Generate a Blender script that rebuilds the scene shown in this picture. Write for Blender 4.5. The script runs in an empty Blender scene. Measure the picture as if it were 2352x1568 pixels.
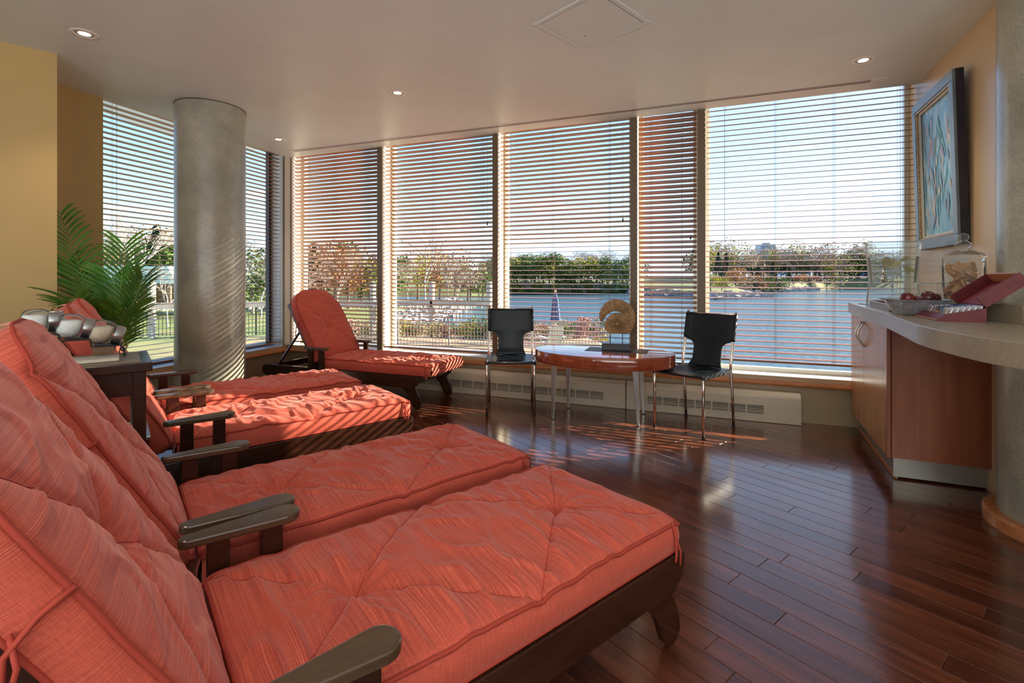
import bpy, math, random
from mathutils import Vector, noise, Matrix
R = math.radians
rnd = random.Random(7)
sc = bpy.context.scene
C = sc.collection

# ------------------------------------------------------------ camera
EYE = 1.15
cam = bpy.data.cameras.new('camera'); cam.sensor_width = 36; cam.lens = 1120 / 2352 * 36
cam.shift_y = -(784 - 640) / 2352; cam.clip_end = 3000; cam.clip_start = .05
co = bpy.data.objects.new('camera', cam); C.objects.link(co)
co.location = (0, 0, EYE); co.rotation_euler = (R(90), 0, 0); sc.camera = co
sc.view_settings.view_transform = 'Standard'; sc.view_settings.look = 'None'
sc.view_settings.gamma = 1; sc.view_settings.use_curve_mapping = False
sc.view_settings.exposure = 0.85
sc.cycles.max_bounces = 12; sc.cycles.transparent_max_bounces = 40
sc.cycles.diffuse_bounces = 5; sc.cycles.glossy_bounces = 4
sc.cycles.sample_clamp_indirect = 6

# ------------------------------------------------------------ world sky
SUN_AZ = Vector((.957, .289, 0)).normalized()
SUN_EL = R(22.5)
SUN_TO = Vector((SUN_AZ.x * math.cos(SUN_EL), SUN_AZ.y * math.cos(SUN_EL), math.sin(SUN_EL)))
w = bpy.data.worlds.new('sky'); sc.world = w; w.use_nodes = True
nt = w.node_tree; nt.nodes.clear()
def N(nt, t, **k):
    n = nt.nodes.new(t)
    for a, b in k.items(): setattr(n, a, b)
    return n
def ramp(nt, stops, interp='LINEAR'):
    r = N(nt, 'ShaderNodeValToRGB'); e = r.color_ramp.elements; r.color_ramp.interpolation = interp
    while len(e) < len(stops): e.new(.5)
    for i, (p, c) in enumerate(stops):
        e[i].position = p; e[i].color = tuple(c) + ((1,) if len(c) == 3 else ())
    return r
tc = N(nt, 'ShaderNodeTexCoord'); sep = N(nt, 'ShaderNodeSeparateXYZ'); nt.links.new(tc.outputs['Generated'], sep.inputs[0])
rp = ramp(nt, [(0, (.80, .91, 1)), (.10, (.58, .79, 1)), (.28, (.31, .56, .97)), (.6, (.17, .36, .82)), (1, (.1, .24, .65))])
nt.links.new(sep.outputs[2], rp.inputs[0])
# whitening round the sun
dot = N(nt, 'ShaderNodeVectorMath', operation='DOT_PRODUCT'); nt.links.new(tc.outputs['Generated'], dot.inputs[0]); dot.inputs[1].default_value = SUN_TO
mr = N(nt, 'ShaderNodeMapRange'); nt.links.new(dot.outputs['Value'], mr.inputs[0])
mr.inputs[1].default_value = .35; mr.inputs[2].default_value = 1; mr.inputs[3].default_value = 0; mr.inputs[4].default_value = .55
mx = N(nt, 'ShaderNodeMixRGB'); nt.links.new(mr.outputs[0], mx.inputs[0]); nt.links.new(rp.outputs[0], mx.inputs[1]); mx.inputs[2].default_value = (.86, .95, 1, 1)
# thin low clouds
mp = N(nt, 'ShaderNodeMapping'); mp.inputs['Scale'].default_value = (3, 3, 22); nt.links.new(tc.outputs['Generated'], mp.inputs[0])
nz = N(nt, 'ShaderNodeTexNoise'); nz.inputs['Scale'].default_value = 2.2; nz.inputs['Detail'].default_value = 6; nt.links.new(mp.outputs[0], nz.inputs[0])
cr = ramp(nt, [(.56, (0, 0, 0)), (.68, (1, 1, 1))]); nt.links.new(nz.outputs[0], cr.inputs[0])
el = ramp(nt, [(0, (.9, .9, .9)), (.10, (.7, .7, .7)), (.22, (.12, .12, .12)), (1, (.1, .1, .1))]); nt.links.new(sep.outputs[2], el.inputs[0])
mm = N(nt, 'ShaderNodeMath', operation='MULTIPLY'); nt.links.new(cr.outputs[0], mm.inputs[0]); nt.links.new(el.outputs[0], mm.inputs[1])
mx2 = N(nt, 'ShaderNodeMixRGB'); nt.links.new(mm.outputs[0], mx2.inputs[0]); nt.links.new(mx.outputs[0], mx2.inputs[1]); mx2.inputs[2].default_value = (1, 1, 1, 1)
bg = N(nt, 'ShaderNodeBackground'); bg.inputs[1].default_value = .93; nt.links.new(mx2.outputs[0], bg.inputs[0])
wo = N(nt, 'ShaderNodeOutputWorld'); nt.links.new(bg.outputs[0], wo.inputs[0])

# ------------------------------------------------------------ sun + unseen fill light
def light(name, kind, loc, energy, color=(1, 1, 1), **k):
    l = bpy.data.lights.new(name, kind); l.energy = energy; l.color = color
    for a, b in k.items(): setattr(l, a, b)
    o = bpy.data.objects.new(name, l); C.objects.link(o); o.location = loc; return o
s_ = light('sun', 'SUN', (20, 10, 20), 15, (1, .84, .62), angle=R(.4))
s_.rotation_euler = SUN_TO.to_track_quat('Z', 'Y').to_euler()
a_ = light('fill_light', 'AREA', (-.4, -2.3, 1.5), 125, (.93, .97, 1), shape='RECTANGLE', size=6, size_y=2.0)  # unseen area lamp behind the camera, added to lift the ceiling and foreground
a_.rotation_euler = (R(142), 0, 0)

# ------------------------------------------------------------ materials
MATS = {}
def mat(name, col=(.5, .5, .5), rough=.5, metal=0., spec=.5, **k):
    if name in MATS: return MATS[name]
    m = bpy.data.materials.new(name); m.use_nodes = True; MATS[name] = m
    b = m.node_tree.nodes['Principled BSDF']
    b.inputs['Base Color'].default_value = (*col, 1); b.inputs['Roughness'].default_value = rough
    b.inputs['Metallic'].default_value = metal; b.inputs['Specular IOR Level'].default_value = spec
    for a, v in k.items(): b.inputs[a.replace('_', ' ')].default_value = v
    return m
def B(m): return m.node_tree.nodes['Principled BSDF']
def coords(m, scale=(1, 1, 1), rot=(0, 0, 0), kind='Object'):
    nt = m.node_tree; t = N(nt, 'ShaderNodeTexCoord'); mp = N(nt, 'ShaderNodeMapping')
    mp.inputs['Scale'].default_value = scale; mp.inputs['Rotation'].default_value = rot
    nt.links.new(t.outputs[kind], mp.inputs[0]); return mp
def noisy(name, stops, scale=5, detail=6, rough=.5, map=(1, 1, 1), rot=(0, 0, 0), bump=0, metal=0., spec=.5, kind='Object', nrough=.6, bscale=None, **k):
    """colour from one noise through a ramp, optional bump"""
    if name in MATS: return MATS[name]
    m = mat(name, rough=rough, metal=metal, spec=spec, **k); nt = m.node_tree
    mp = coords(m, map, rot, kind)
    n = N(nt, 'ShaderNodeTexNoise'); n.inputs['Scale'].default_value = scale; n.inputs['Detail'].default_value = detail; n.inputs['Roughness'].default_value = nrough
    nt.links.new(mp.outputs[0], n.inputs[0]); r = ramp(nt, stops); nt.links.new(n.outputs[0], r.inputs[0]); nt.links.new(r.outputs[0], B(m).inputs['Base Color'])
    if bump:
        bn = N(nt, 'ShaderNodeBump'); bn.inputs['Strength'].default_value = bump; bn.inputs['Distance'].default_value = .004
        src = n
        if bscale:
            src = N(nt, 'ShaderNodeTexNoise'); src.inputs['Scale'].default_value = bscale; src.inputs['Detail'].default_value = 3; nt.links.new(mp.outputs[0], src.inputs[0])
        nt.links.new(src.outputs[0], bn.inputs['Height']); nt.links.new(bn.outputs[0], B(m).inputs['Normal'])
    return m
def glassy(name, tint=(1, 1, 1), gloss=.12, rough=.02, dens=0.0, dcol=(.9, .9, .9)):
    """thin glass: see-through with a clear reflection, little body colour"""
    if name in MATS: return MATS[name]
    m = bpy.data.materials.new(name); m.use_nodes = True; MATS[name] = m; nt = m.node_tree; nt.nodes.clear()
    tr = N(nt, 'ShaderNodeBsdfTransparent'); tr.inputs[0].default_value = (*tint, 1)
    gl = N(nt, 'ShaderNodeBsdfGlossy'); gl.inputs['Roughness'].default_value = rough; gl.inputs[0].default_value = (1, 1, 1, 1)
    lw = N(nt, 'ShaderNodeLayerWeight'); lw.inputs[0].default_value = gloss
    mx = N(nt, 'ShaderNodeMixShader'); nt.links.new(lw.outputs['Fresnel'], mx.inputs[0]); nt.links.new(tr.outputs[0], mx.inputs[1]); nt.links.new(gl.outputs[0], mx.inputs[2])
    last = mx
    if dens:
        df = N(nt, 'ShaderNodeBsdfDiffuse'); df.inputs[0].default_value = (*dcol, 1)
        m2 = N(nt, 'ShaderNodeMixShader'); m2.inputs[0].default_value = dens; nt.links.new(mx.outputs[0], m2.inputs[1]); nt.links.new(df.outputs[0], m2.inputs[2]); last = m2
    o = N(nt, 'ShaderNodeOutputMaterial'); nt.links.new(last.outputs[0], o.inputs[0]); return m
def emit(name, col, s):
    if name in MATS: return MATS[name]
    m = mat(name, col); B(m).inputs['Emission Color'].default_value = (*col, 1); B(m).inputs['Emission Strength'].default_value = s; return m

M_ceil = noisy('ceiling_paint', [(.3, (.68, .75, .74)), (.7, (.72, .79, .78))], 3, rough=.45, spec=.3)
M_wall = noisy('yellow_paint', [(.3, (.55, .38, .155)), (.7, (.59, .41, .17))], 2, rough=.5, bump=.05, bscale=300, spec=.3)
M_wallr = noisy('cream_paint', [(.3, (.58, .44, .26)), (.7, (.62, .47, .285))], 2, rough=.35, spec=.5)
M_mull = mat('mullion_paint', (.15, .105, .058), .45)
M_jamb = mat('jamb_paint', (.74, .70, .60), .5)
M_frame = mat('window_frame_metal', (.62, .66, .62), .35, .3)
M_fdark = mat('window_frame_dark', (.03, .035, .035), .4)
M_sill = mat('white_sill', (.82, .82, .80), .3)
M_apron = mat('beige_apron', (.42, .33, .20), .4)
M_nose = noisy('sill_wood', [(.3, (.42, .15, .05)), (.7, (.55, .22, .08))], 3, map=(1, 8, 8), rough=.25)
M_slat = noisy('slat_wood', [(.3, (.20, .075, .035)), (.7, (.27, .11, .05))], 4, map=(1, 12, 12), rough=.32, spec=.6)
M_cord = mat('cord', (.30, .17, .10), .7)
M_conc = noisy('concrete', [(.3, (.23, .225, .18)), (.5, (.36, .35, .28)), (.7, (.50, .48, .40))], 2.2, 10, rough=.28, bump=.25, bscale=40, spec=.55)
def pits(m):
    nt = m.node_tree; mp = coords(m); v = N(nt, 'ShaderNodeTexVoronoi'); v.inputs['Scale'].default_value = 17; nt.links.new(mp.outputs[0], v.inputs[0])
    r = ramp(nt, [(.035, (.06, .06, .05)), (.06, (1, 1, 1))]); nt.links.new(v.outputs['Distance'], r.inputs[0])
    l = B(m).inputs['Base Color'].links[0].from_socket; mul = N(nt, 'ShaderNodeMixRGB', blend_type='MULTIPLY'); mul.inputs[0].default_value = 1
    nt.links.new(l, mul.inputs[1]); nt.links.new(r.outputs[0], mul.inputs[2])
    n = N(nt, 'ShaderNodeTexNoise'); n.inputs['Scale'].default_value = 160; n.inputs['Detail'].default_value = 2; nt.links.new(mp.outputs[0], n.inputs[0])
    r2 = ramp(nt, [(.35, (.78, .78, .78)), (.6, (1.08, 1.08, 1.08))]); nt.links.new(n.outputs[0], r2.inputs[0])
    mul2 = N(nt, 'ShaderNodeMixRGB', blend_type='MULTIPLY'); mul2.inputs[0].default_value = 1
    nt.links.new(mul.outputs[0], mul2.inputs[1]); nt.links.new(r2.outputs[0], mul2.inputs[2]); nt.links.new(mul2.outputs[0], B(m).inputs['Base Color'])
pits(M_conc)
M_dark = noisy('dark_stained_wood', [(.3, (.022, .007, .004)), (.7, (.05, .016, .009))], 3, map=(1, 9, 9), rough=.22, spec=.6)
M_darkarm = noisy('sky_sheen_armrest_wood', [(.3, (.06, .035, .018)), (.7, (.10, .06, .033))], 4, map=(1, 7, 7), rough=.24, spec=.7)  # dark wood made lighter: sky reflection on the armrest tops put into the colour
M_cherry = noisy('cherry_veneer', [(.25, (.20, .055, .024)), (.5, (.27, .085, .038)), (.75, (.34, .12, .052))], 2.4, 8, map=(7, 7, .7), rough=.33)
M_door = noisy('door_veneer', [(.25, (.36, .15, .055)), (.5, (.46, .21, .085)), (.75, (.54, .27, .12))], 3, 8, map=(9, 9, .8), rough=.25)
M_top = noisy('counter_laminate', [(.3, (.30, .25, .18)), (.7, (.38, .32, .235))], 30, 6, map=(.4, 3, 3), rough=.27)
M_kick = mat('brushed_metal', (.34, .33, .29), .35, .5)
M_table = noisy('table_cherry', [(.3, (.26, .045, .018)), (.7, (.36, .08, .035))], 3, map=(8, 8, 1), rough=.12, spec=.7, Coat_Weight=.6, Coat_Roughness=.04)
M_chrome = mat('chrome', (.72, .70, .67), .13, 1)
M_brush = mat('satin_steel', (.55, .58, .58), .3, 1)
M_black = mat('black_leather', (.005, .012, .020), .38, spec=.45)
M_blackp = mat('black_paint', (.008, .008, .014), .3)
M_iron = mat('black_iron', (.012, .012, .014), .4)
M_heater = mat('heater_enamel', (.56, .49, .38), .35)
M_slot = mat('slot_shadow', (.04, .035, .03), .8)
M_white = mat('white_plastic', (.78, .77, .74), .4)
M_lamp = emit('lamp_glow', (1, .80, .52), 5)
M_glass = glassy('window_glass', (.97, .99, 1.), .06)
M_clear = glassy('clear_glass', (.96, .98, .98), .13, dens=.05, dcol=(.85, .9, .92))
M_acry = glassy('acrylic', (.95, .98, .99), .07, rough=.08, dens=.20, dcol=(.82, .90, .94))
M_water_in = glassy('drinking_water', (.90, .95, .93), .12, dens=.04)
M_bowl = glassy('dimpled_glass', (.92, .95, .97), .12, .15, dens=.20, dcol=(.62, .70, .78))

# fabric: fine stripes across the cushion (UV.x runs along its length)
M_fab = mat('coral_fabric', rough=.75, spec=.25, Sheen_Weight=.55, Sheen_Roughness=.4)
nt = M_fab.node_tree; uv = N(nt, 'ShaderNodeTexCoord'); mp = N(nt, 'ShaderNodeMapping'); mp.inputs['Scale'].default_value = (520, 3, 1); nt.links.new(uv.outputs['UV'], mp.inputs[0])
n1 = N(nt, 'ShaderNodeTexNoise'); n1.inputs['Scale'].default_value = 1; n1.inputs['Detail'].default_value = 3; nt.links.new(mp.outputs[0], n1.inputs[0])
r1 = ramp(nt, [(.28, (.30, .055, .050)), (.45, (.54, .090, .058)), (.58, (.64, .115, .068)), (.74, (.78, .21, .14))]); nt.links.new(n1.outputs[0], r1.inputs[0])
mpb = N(nt, 'ShaderNodeMapping'); mpb.inputs['Scale'].default_value = (60, 500, 1); nt.links.new(uv.outputs['UV'], mpb.inputs[0])
n2 = N(nt, 'ShaderNodeTexNoise'); n2.inputs['Scale'].default_value = 1; nt.links.new(mpb.outputs[0], n2.inputs[0])
r2 = ramp(nt, [(.3, (.82, .82, .82)), (.7, (1.1, 1.1, 1.1))]); nt.links.new(n2.outputs[0], r2.inputs[0])
mu = N(nt, 'ShaderNodeMixRGB', blend_type='MULTIPLY'); mu.inputs[0].default_value = 1; nt.links.new(r1.outputs[0], mu.inputs[1]); nt.links.new(r2.outputs[0], mu.inputs[2])
nt.links.new(mu.outputs[0], B(M_fab).inputs['Base Color']); B(M_fab).inputs['Sheen Tint'].default_value = (1, .55, .5, 1)
bn = N(nt, 'ShaderNodeBump'); bn.inputs['Strength'].default_value = .25; bn.inputs['Distance'].default_value = .001; nt.links.new(n1.outputs[0], bn.inputs['Height']); nt.links.new(bn.outputs[0], B(M_fab).inputs['Normal'])
M_pipe = mat('coral_piping', (.40, .055, .035), .7, spec=.25)

# floor planks
PL = Vector((-.620, .784, 0)); PANG = math.atan2(PL.y, PL.x)
M_plank = mat('plank_wood', rough=.2, spec=.55, Coat_Weight=.7, Coat_Roughness=.13)
nt = M_plank.node_tree; g = N(nt, 'ShaderNodeNewGeometry'); oi = N(nt, 'ShaderNodeObjectInfo')
ad = N(nt, 'ShaderNodeMath', operation='ADD'); nt.links.new(g.outputs['Random Per Island'], ad.inputs[0]); nt.links.new(oi.outputs['Random'], ad.inputs[1])
fr = N(nt, 'ShaderNodeMath', operation='FRACT'); nt.links.new(ad.outputs[0], fr.inputs[0])
mp = N(nt, 'ShaderNodeMapping'); mp.vector_type = 'POINT'; mp.inputs['Rotation'].default_value = (0, 0, -PANG); nt.links.new(g.outputs['Position'], mp.inputs[0])
mp2 = N(nt, 'ShaderNodeMapping'); mp2.inputs['Scale'].default_value = (1.0, 11, 1); nt.links.new(mp.outputs[0], mp2.inputs[0])
cb = N(nt, 'ShaderNodeCombineXYZ'); sc9 = N(nt, 'ShaderNodeMath', operation='MULTIPLY'); nt.links.new(fr.outputs[0], sc9.inputs[0]); sc9.inputs[1].default_value = 37
nt.links.new(sc9.outputs[0], cb.inputs[0]); nt.links.new(sc9.outputs[0], cb.inputs[2]); nt.links.new(cb.outputs[0], mp2.inputs['Location'])
n1 = N(nt, 'ShaderNodeTexNoise'); n1.inputs['Scale'].default_value = 1.6; n1.inputs['Detail'].default_value = 7; n1.inputs['Roughness'].default_value = .65; n1.inputs['Distortion'].default_value = .5; nt.links.new(mp2.outputs[0], n1.inputs[0])
r1 = ramp(nt, [(.25, (.045, .014, .009)), (.45, (.095, .028, .015)), (.6, (.15, .046, .023)), (.8, (.25, .085, .04))]); nt.links.new(n1.outputs[0], r1.inputs[0])
r2 = ramp(nt, [(0, (.70, .66, .68)), (.5, (1, .96, .96)), (1, (1.3, 1.2, 1.12))]); nt.links.new(fr.outputs[0], r2.inputs[0])
mu = N(nt, 'ShaderNodeMixRGB', blend_type='MULTIPLY'); mu.inputs[0].default_value = 1; nt.links.new(r1.outputs[0], mu.inputs[1]); nt.links.new(r2.outputs[0], mu.inputs[2]); nt.links.new(mu.outputs[0], B(M_plank).inputs['Base Color'])
bn = N(nt, 'ShaderNodeBump'); bn.inputs['Strength'].default_value = .12; bn.inputs['Distance'].default_value = .002; nt.links.new(n1.outputs[0], bn.inputs['Height']); nt.links.new(bn.outputs[0], B(M_plank).inputs['Normal'])
M_gap = mat('plank_gap', (.008, .004, .003), .8)

# ------------------------------------------------------------ builders
class MB:
    def __init__(s): s.v = []; s.f = []; s.uv = {}
    def add(s, vs, fs):
        o = len(s.v); s.v += [tuple(p) for p in vs]; s.f += [tuple(i + o for i in f) for f in fs]; return s
    def box(s, c, d, rz=0, ry=0, rx=0):
        M = Matrix.Translation(c) @ Matrix.Rotation(rz, 4, 'Z') @ Matrix.Rotation(ry, 4, 'Y') @ Matrix.Rotation(rx, 4, 'X')
        vs = [M @ Vector((x * d[0] / 2, y * d[1] / 2, z * d[2] / 2)) for x in (-1, 1) for y in (-1, 1) for z in (-1, 1)]
        return s.add(vs, [(0, 1, 3, 2), (4, 6, 7, 5), (0, 4, 5, 1), (2, 3, 7, 6), (0, 2, 6, 4), (1, 5, 7, 3)])
    def prism(s, poly, a, b, axis='z'):
        """polygon extruded from a to b; axis y: poly is (x,z)"""
        n = len(poly)
        area = sum(poly[i][0] * poly[(i + 1) % n][1] - poly[(i + 1) % n][0] * poly[i][1] for i in range(n))
        if area < 0: poly = poly[::-1]
        if axis == 'z': vs = [(x, y, a) for x, y in poly] + [(x, y, b) for x, y in poly]
        elif axis == 'y': vs = [(x, b, z) for x, z in poly] + [(x, a, z) for x, z in poly]
        else: vs = [(a, y, z) for y, z in poly] + [(b, y, z) for y, z in poly]
        fs = [tuple(range(n - 1, -1, -1)), tuple(range(n, 2 * n))] + [(i, (i + 1) % n, n + (i + 1) % n, n + i) for i in range(n)]
        return s.add(vs, fs)
    def tube(s, pts, r, n=8, cap=True, closed=False):
        pts = [Vector(p) for p in pts]; m = len(pts); rs = r if isinstance(r, (list, tuple)) else [r] * m
        vs = []; up = None
        for i, p in enumerate(pts):
            a = pts[(i - 1) % m] if (i or closed) else p; b = pts[(i + 1) % m] if (i < m - 1 or closed) else p
            t = (b - a).normalized() if (b - a).length > 1e-9 else Vector((0, 0, 1))
            if up is None: up = Vector((0, 0, 1)) if abs(t.z) < .9 else Vector((1, 0, 0))
            x = t.cross(up)
            if x.length < 1e-6: x = t.orthogonal()
            x.normalize(); y = x.cross(t).normalized(); up = y
            for k in range(n):
                q = 2 * math.pi * k / n; vs.append(p + (x * math.cos(q) + y * math.sin(q)) * rs[i])
        fs = []
        for i in range(m if closed else m - 1):
            j = (i + 1) % m
            for k in range(n): l = (k + 1) % n; fs.append((i * n + k, i * n + l, j * n + l, j * n + k))
        if cap and not closed: fs += [tuple(range(n - 1, -1, -1)), tuple(range((m - 1) * n, m * n))]
        return s.add(vs, fs)
    def lathe(s, prof, n=24, c=(0, 0, 0), sx=1, sy=1):
        vs = []; 
        for r_, z in prof:
            for k in range(n): q = 2 * math.pi * k / n; vs.append((c[0] + max(r_, 1e-5) * math.cos(q) * sx, c[1] + max(r_, 1e-5) * math.sin(q) * sy, c[2] + z))
        fs = [(i * n + k, i * n + (k + 1) % n, (i + 1) * n + (k + 1) % n, (i + 1) * n + k) for i in range(len(prof) - 1) for k in range(n)]
        return s.add(vs, fs)
    def build(s, name, m, parent=None, smooth=False, bevel=0, seg=2):
        me = bpy.data.meshes.new(name); me.from_pydata(s.v, [], s.f); me.validate(); me.materials.append(m)
        if smooth: me.polygons.foreach_set('use_smooth', [True] * len(me.polygons))
        o = bpy.data.objects.new(name, me); C.objects.link(o)
        if parent: o.parent = parent
        if bevel:
            b = o.modifiers.new('bevel', 'BEVEL'); b.width = bevel; b.segments = seg; b.limit_method = 'ANGLE'; b.angle_limit = R(40)
            if smooth is False: pass
        if smooth == 'angle':
            me.set_sharp_from_angle(angle=R(35))
        return o
def tag(o, label=None, cat=None, group=None, kind=None):
    for k, v in (('label', label), ('category', cat), ('group', group), ('kind', kind)):
        if v: o[k] = v
    return o
def thing(name, label, cat, loc=(0, 0, 0), rz=0, group=None):
    o = bpy.data.objects.new(name, None); C.objects.link(o); o.empty_display_size = .1; o.location = loc; o.rotation_euler = (0, 0, rz)
    return tag(o, label, cat, group)
def struct(o): o['kind'] = 'structure'; return o
KIDS = {}
def copy_tree(o, parent=None):
    c = o.copy(); C.objects.link(c); c.parent = parent
    for ch in list(o.children): copy_tree(ch, c)
    return c
def sstep_(a, b, x): t = max(0, min(1, (x - a) / (b - a))); return t * t * (3 - 2 * t)
def rounded(poly, r, n=4):
    """polygon with rounded corners"""
    out = []; m = len(poly)
    for i in range(m):
        p = Vector(poly[i]); a = (Vector(poly[i - 1]) - p); b = (Vector(poly[(i + 1) % m]) - p)
        rr = min(r, a.length * .45, b.length * .45); a = p + a.normalized() * rr; b = p + b.normalized() * rr
        for k in range(n + 1): t = k / n; q = a * (1 - t) ** 2 + p * 2 * t * (1 - t) + b * t * t; out.append((q.x, q.y))
    return out

# ------------------------------------------------------------ wall frames
CN = Vector((-2.687, 5.854, 0))                  # corner between the two window walls
U1 = Vector((.932, -.3625, 0)).normalized(); N1 = Vector((.3625, .932, 0)).normalized()
A2 = Vector((-.2926, -.9562, 0)).normalized(); N2 = Vector((-.9562, .2926, 0)).normalized()
RC = Vector((3.033, 3.629, 0)); W3d = Vector((-.416, -.909, 0)).normalized()     # right wall
CEIL = 2.6; WTOP = 2.78
ang = lambda v: math.atan2(v.y, v.x)
def P1(s, n=0, z=0): q = CN + U1 * s + N1 * n; q.z = z; return q
def P2(s, n=0, z=0): q = CN + A2 * s + N2 * n; q.z = z; return q
def P3(t, n=0, z=0):   # n: distance off the wall into the room
    q = RC + W3d * t + Vector((-W3d.y * -1, W3d.x * -1, 0)) * 0; q += Vector((-.909, .416, 0)) * n; q.z = z; return q

room = [(CN.x, CN.y), (RC.x, RC.y), (2.42, 2.289), (3.9, 1.7), (3.9, -2.6), (-4.6, -2.6), (-4.6, 1.604), (-2.936, 3.147), (-3.42, 3.47)]
big = [(-3.9, 6.4), (-2.6, 6.1), (3.25, 3.85), (4.2, 3.3), (4.2, -2.8), (-4.8, -2.8)]
ceil = struct(MB().prism([P2(2.75)[:2], CN[:2], P1(6.137)[:2], (3.15, 3.60), (4.2, 3.3), (4.2, -2.8), (-4.8, -2.8), (-4.8, 3.4)], CEIL, CEIL + .25).build('ceiling', M_ceil))
struct(MB().prism(big, WTOP + .02, WTOP + .12).build('trim_8', M_ceil))
# floor base + planks
fl = struct(MB().prism(big, -.3, -.012).build('floor', M_gap))
PW = .0965; perp = Vector((-PL.y, PL.x, 0)); rest = MB(); rows = []
def inside(x, y, poly=big):
    c = False; j = len(poly) - 1
    for i in range(len(poly)):
        if (poly[i][1] > y) != (poly[j][1] > y) and x < (poly[j][0] - poly[i][0]) * (y - poly[i][1]) / (poly[j][1] - poly[i][1]) + poly[i][0]: c = not c
        j = i
    return c
hid = [(-3.6, 1.6), (-1.1, 3.9), (-.35, 3.3), (.3, 2.5), (.5, 1.5), (-.4, .4), (-3.2, -.5)]
for k in range(-95, 60):
    a = -7 + rnd.random() * 1.2
    while a < 9:
        L = rnd.choice((.9, 1.2, 1.2, 1.2, .6)) ; m = perp * (k * PW) + PL * (a + L / 2)
        ok = [inside(*(perp * (k * PW) + PL * (a + L * t)).xy, room) for t in (0, .25, .5, .75, 1)]
        if any(ok): rows.append((m.copy(), L))
        a += L
vis = []
for m, L in rows:
    d = m.y
    if d > .9 and abs(m.x / d) < 1.12 and d < 5.9 and not inside(m.x, m.y, hid): vis.append((d, m, L))
vis.sort(key=lambda q: q[0]); near = {id(q[1]) for q in vis[:295]}
def plank(mb, c, L, top):
    g = .0007; b = .0013; x = L / 2 - g; y = PW / 2 - g
    M = Matrix.Translation(c) @ Matrix.Rotation(PANG, 4, 'Z')
    vs = [M @ Vector(p) for p in ((-x, -y, -.012), (x, -y, -.012), (x, y, -.012), (-x, y, -.012), (-x, -y, top - b), (x, -y, top - b), (x, y, top - b), (-x, y, top - b), (-x + b, -y + b, top), (x - b, -y + b, top), (x - b, y - b, top), (-x + b, y - b, top))]
    mb.add(vs, [(0, 1, 5, 4), (1, 2, 6, 5), (2, 3, 7, 6), (3, 0, 4, 7), (4, 5, 9, 8), (5, 6, 10, 9), (6, 7, 11, 10), (7, 4, 8, 11), (8, 9, 10, 11)])
PM = {}
for m, L in rows:
    if id(m) in near:
        if L not in PM:
            q = MB(); plank(q, Vector((0, 0, 0)), L, 0); o = q.build('plank', M_plank, fl); PM[L] = o.data
        else: o = bpy.data.objects.new('plank', PM[L]); C.objects.link(o); o.parent = fl
        o.location = (m.x, m.y, -rnd.random() * .0003)
    else: plank(rest, m, L, -rnd.random() * .0003)
tag(rest.build('planks', M_plank, fl), kind='stuff')

# plain walls
def seg(name, a, b, t, z0, z1, m, parent=None, left=True):
    a = Vector(a).to_3d(); b = Vector(b).to_3d(); d = (b - a).normalized(); n = Vector((-d.y, d.x, 0)) * (1 if left else -1)
    q = [a, b, b + n * t, a + n * t]; return MB().prism([(p.x, p.y) for p in q], z0, z1).build(name, m, parent)
WA = (-2.936, 3.147)
struct(MB().prism([WA, (-3.44, 3.46), (-4.75, 3.3), (-4.75, 1.465)], 0, CEIL).build('wall_left', M_wall))
o = struct(MB().prism([P2(2.03)[:2], P2(2.6)[:2], P2(2.6, .3)[:2], P2(2.03, .3)[:2]], 0, WTOP + .02).build('wall_left_window', M_wall))
struct(seg('wall_back', (-4.75, -2.75), (4.1, -2.75), .15, 0, CEIL, M_wallr))
struct(seg('wall_far_left', (-4.6, -2.6), (-4.6, 1.6), .15, 0, CEIL, M_wall))
struct(MB().prism([(3.9, -2.75), (4.05, -2.75), (4.05, 1.85), (3.9, 1.7)], 0, CEIL).build('wall_far_right', M_wallr))
struct(MB().prism([(RC.x, RC.y), (2.42, 2.289), (3.9, 1.7), (4.05, 1.85), (2.75, 2.38), (3.35, 3.76), (3.10, 3.80)], 0, WTOP + .02).build('wall_right', M_wallr))

# ------------------------------------------------------------ window walls
SILL = .36
def wallbox(name, P, s0, s1, n0, n1, z0, z1, m, parent=None, bevel=0):
    q = [P(s0, n0), P(s1, n0), P(s1, n1), P(s0, n1)]
    return MB().prism([(p.x, p.y) for p in q], z0, z1).build(name, m, parent, bevel=bevel)
S1 = 6.137
wf = struct(wallbox('wall_window', P1, 0, S1 + .3, 0, .3, 0, SILL - .055, M_apron))
B(M_apron)
w0 = struct(wallbox('wall_window_left', P2, 0, 2.03, 0, .3, 0, SILL - .055, M_apron))
for P, e, nm in ((P1, S1, 'front'), (P2, 2.03, 'left')):
    a0 = 0 if nm == 'front' else .02
    t = struct(wallbox('trim_sill_' + nm, P, 0, e, -.002, .3, SILL - .055, SILL - .004, mat('apron_band', (.50, .36, .22), .35)))
    wallbox('sill_board', P, 0, e, .0, .22, SILL - .004, SILL, M_sill, t)
    q = MB(); pr = [(-.055, .29), (-.062, .297), (-.064, .306), (-.058, .316), (-.03, .322), (.0, .322), (0, .287), (-.045, .287)]
    pts = []
    for s in (0, e):
        for (n_, z_) in pr: pts.append(P(s, n_, z_))
    k = len(pr); q.add(pts, [tuple(range(k)), tuple(range(2 * k - 1, k - 1, -1))] + [(i, (i + 1) % k, k + (i + 1) % k, k + i) for i in range(k)])
    q.build('nosing', M_nose, t)
mulls = [(1.282, 1.346), (2.672, 2.729), (4.028, 4.086), (4.592, 4.656)]
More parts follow.
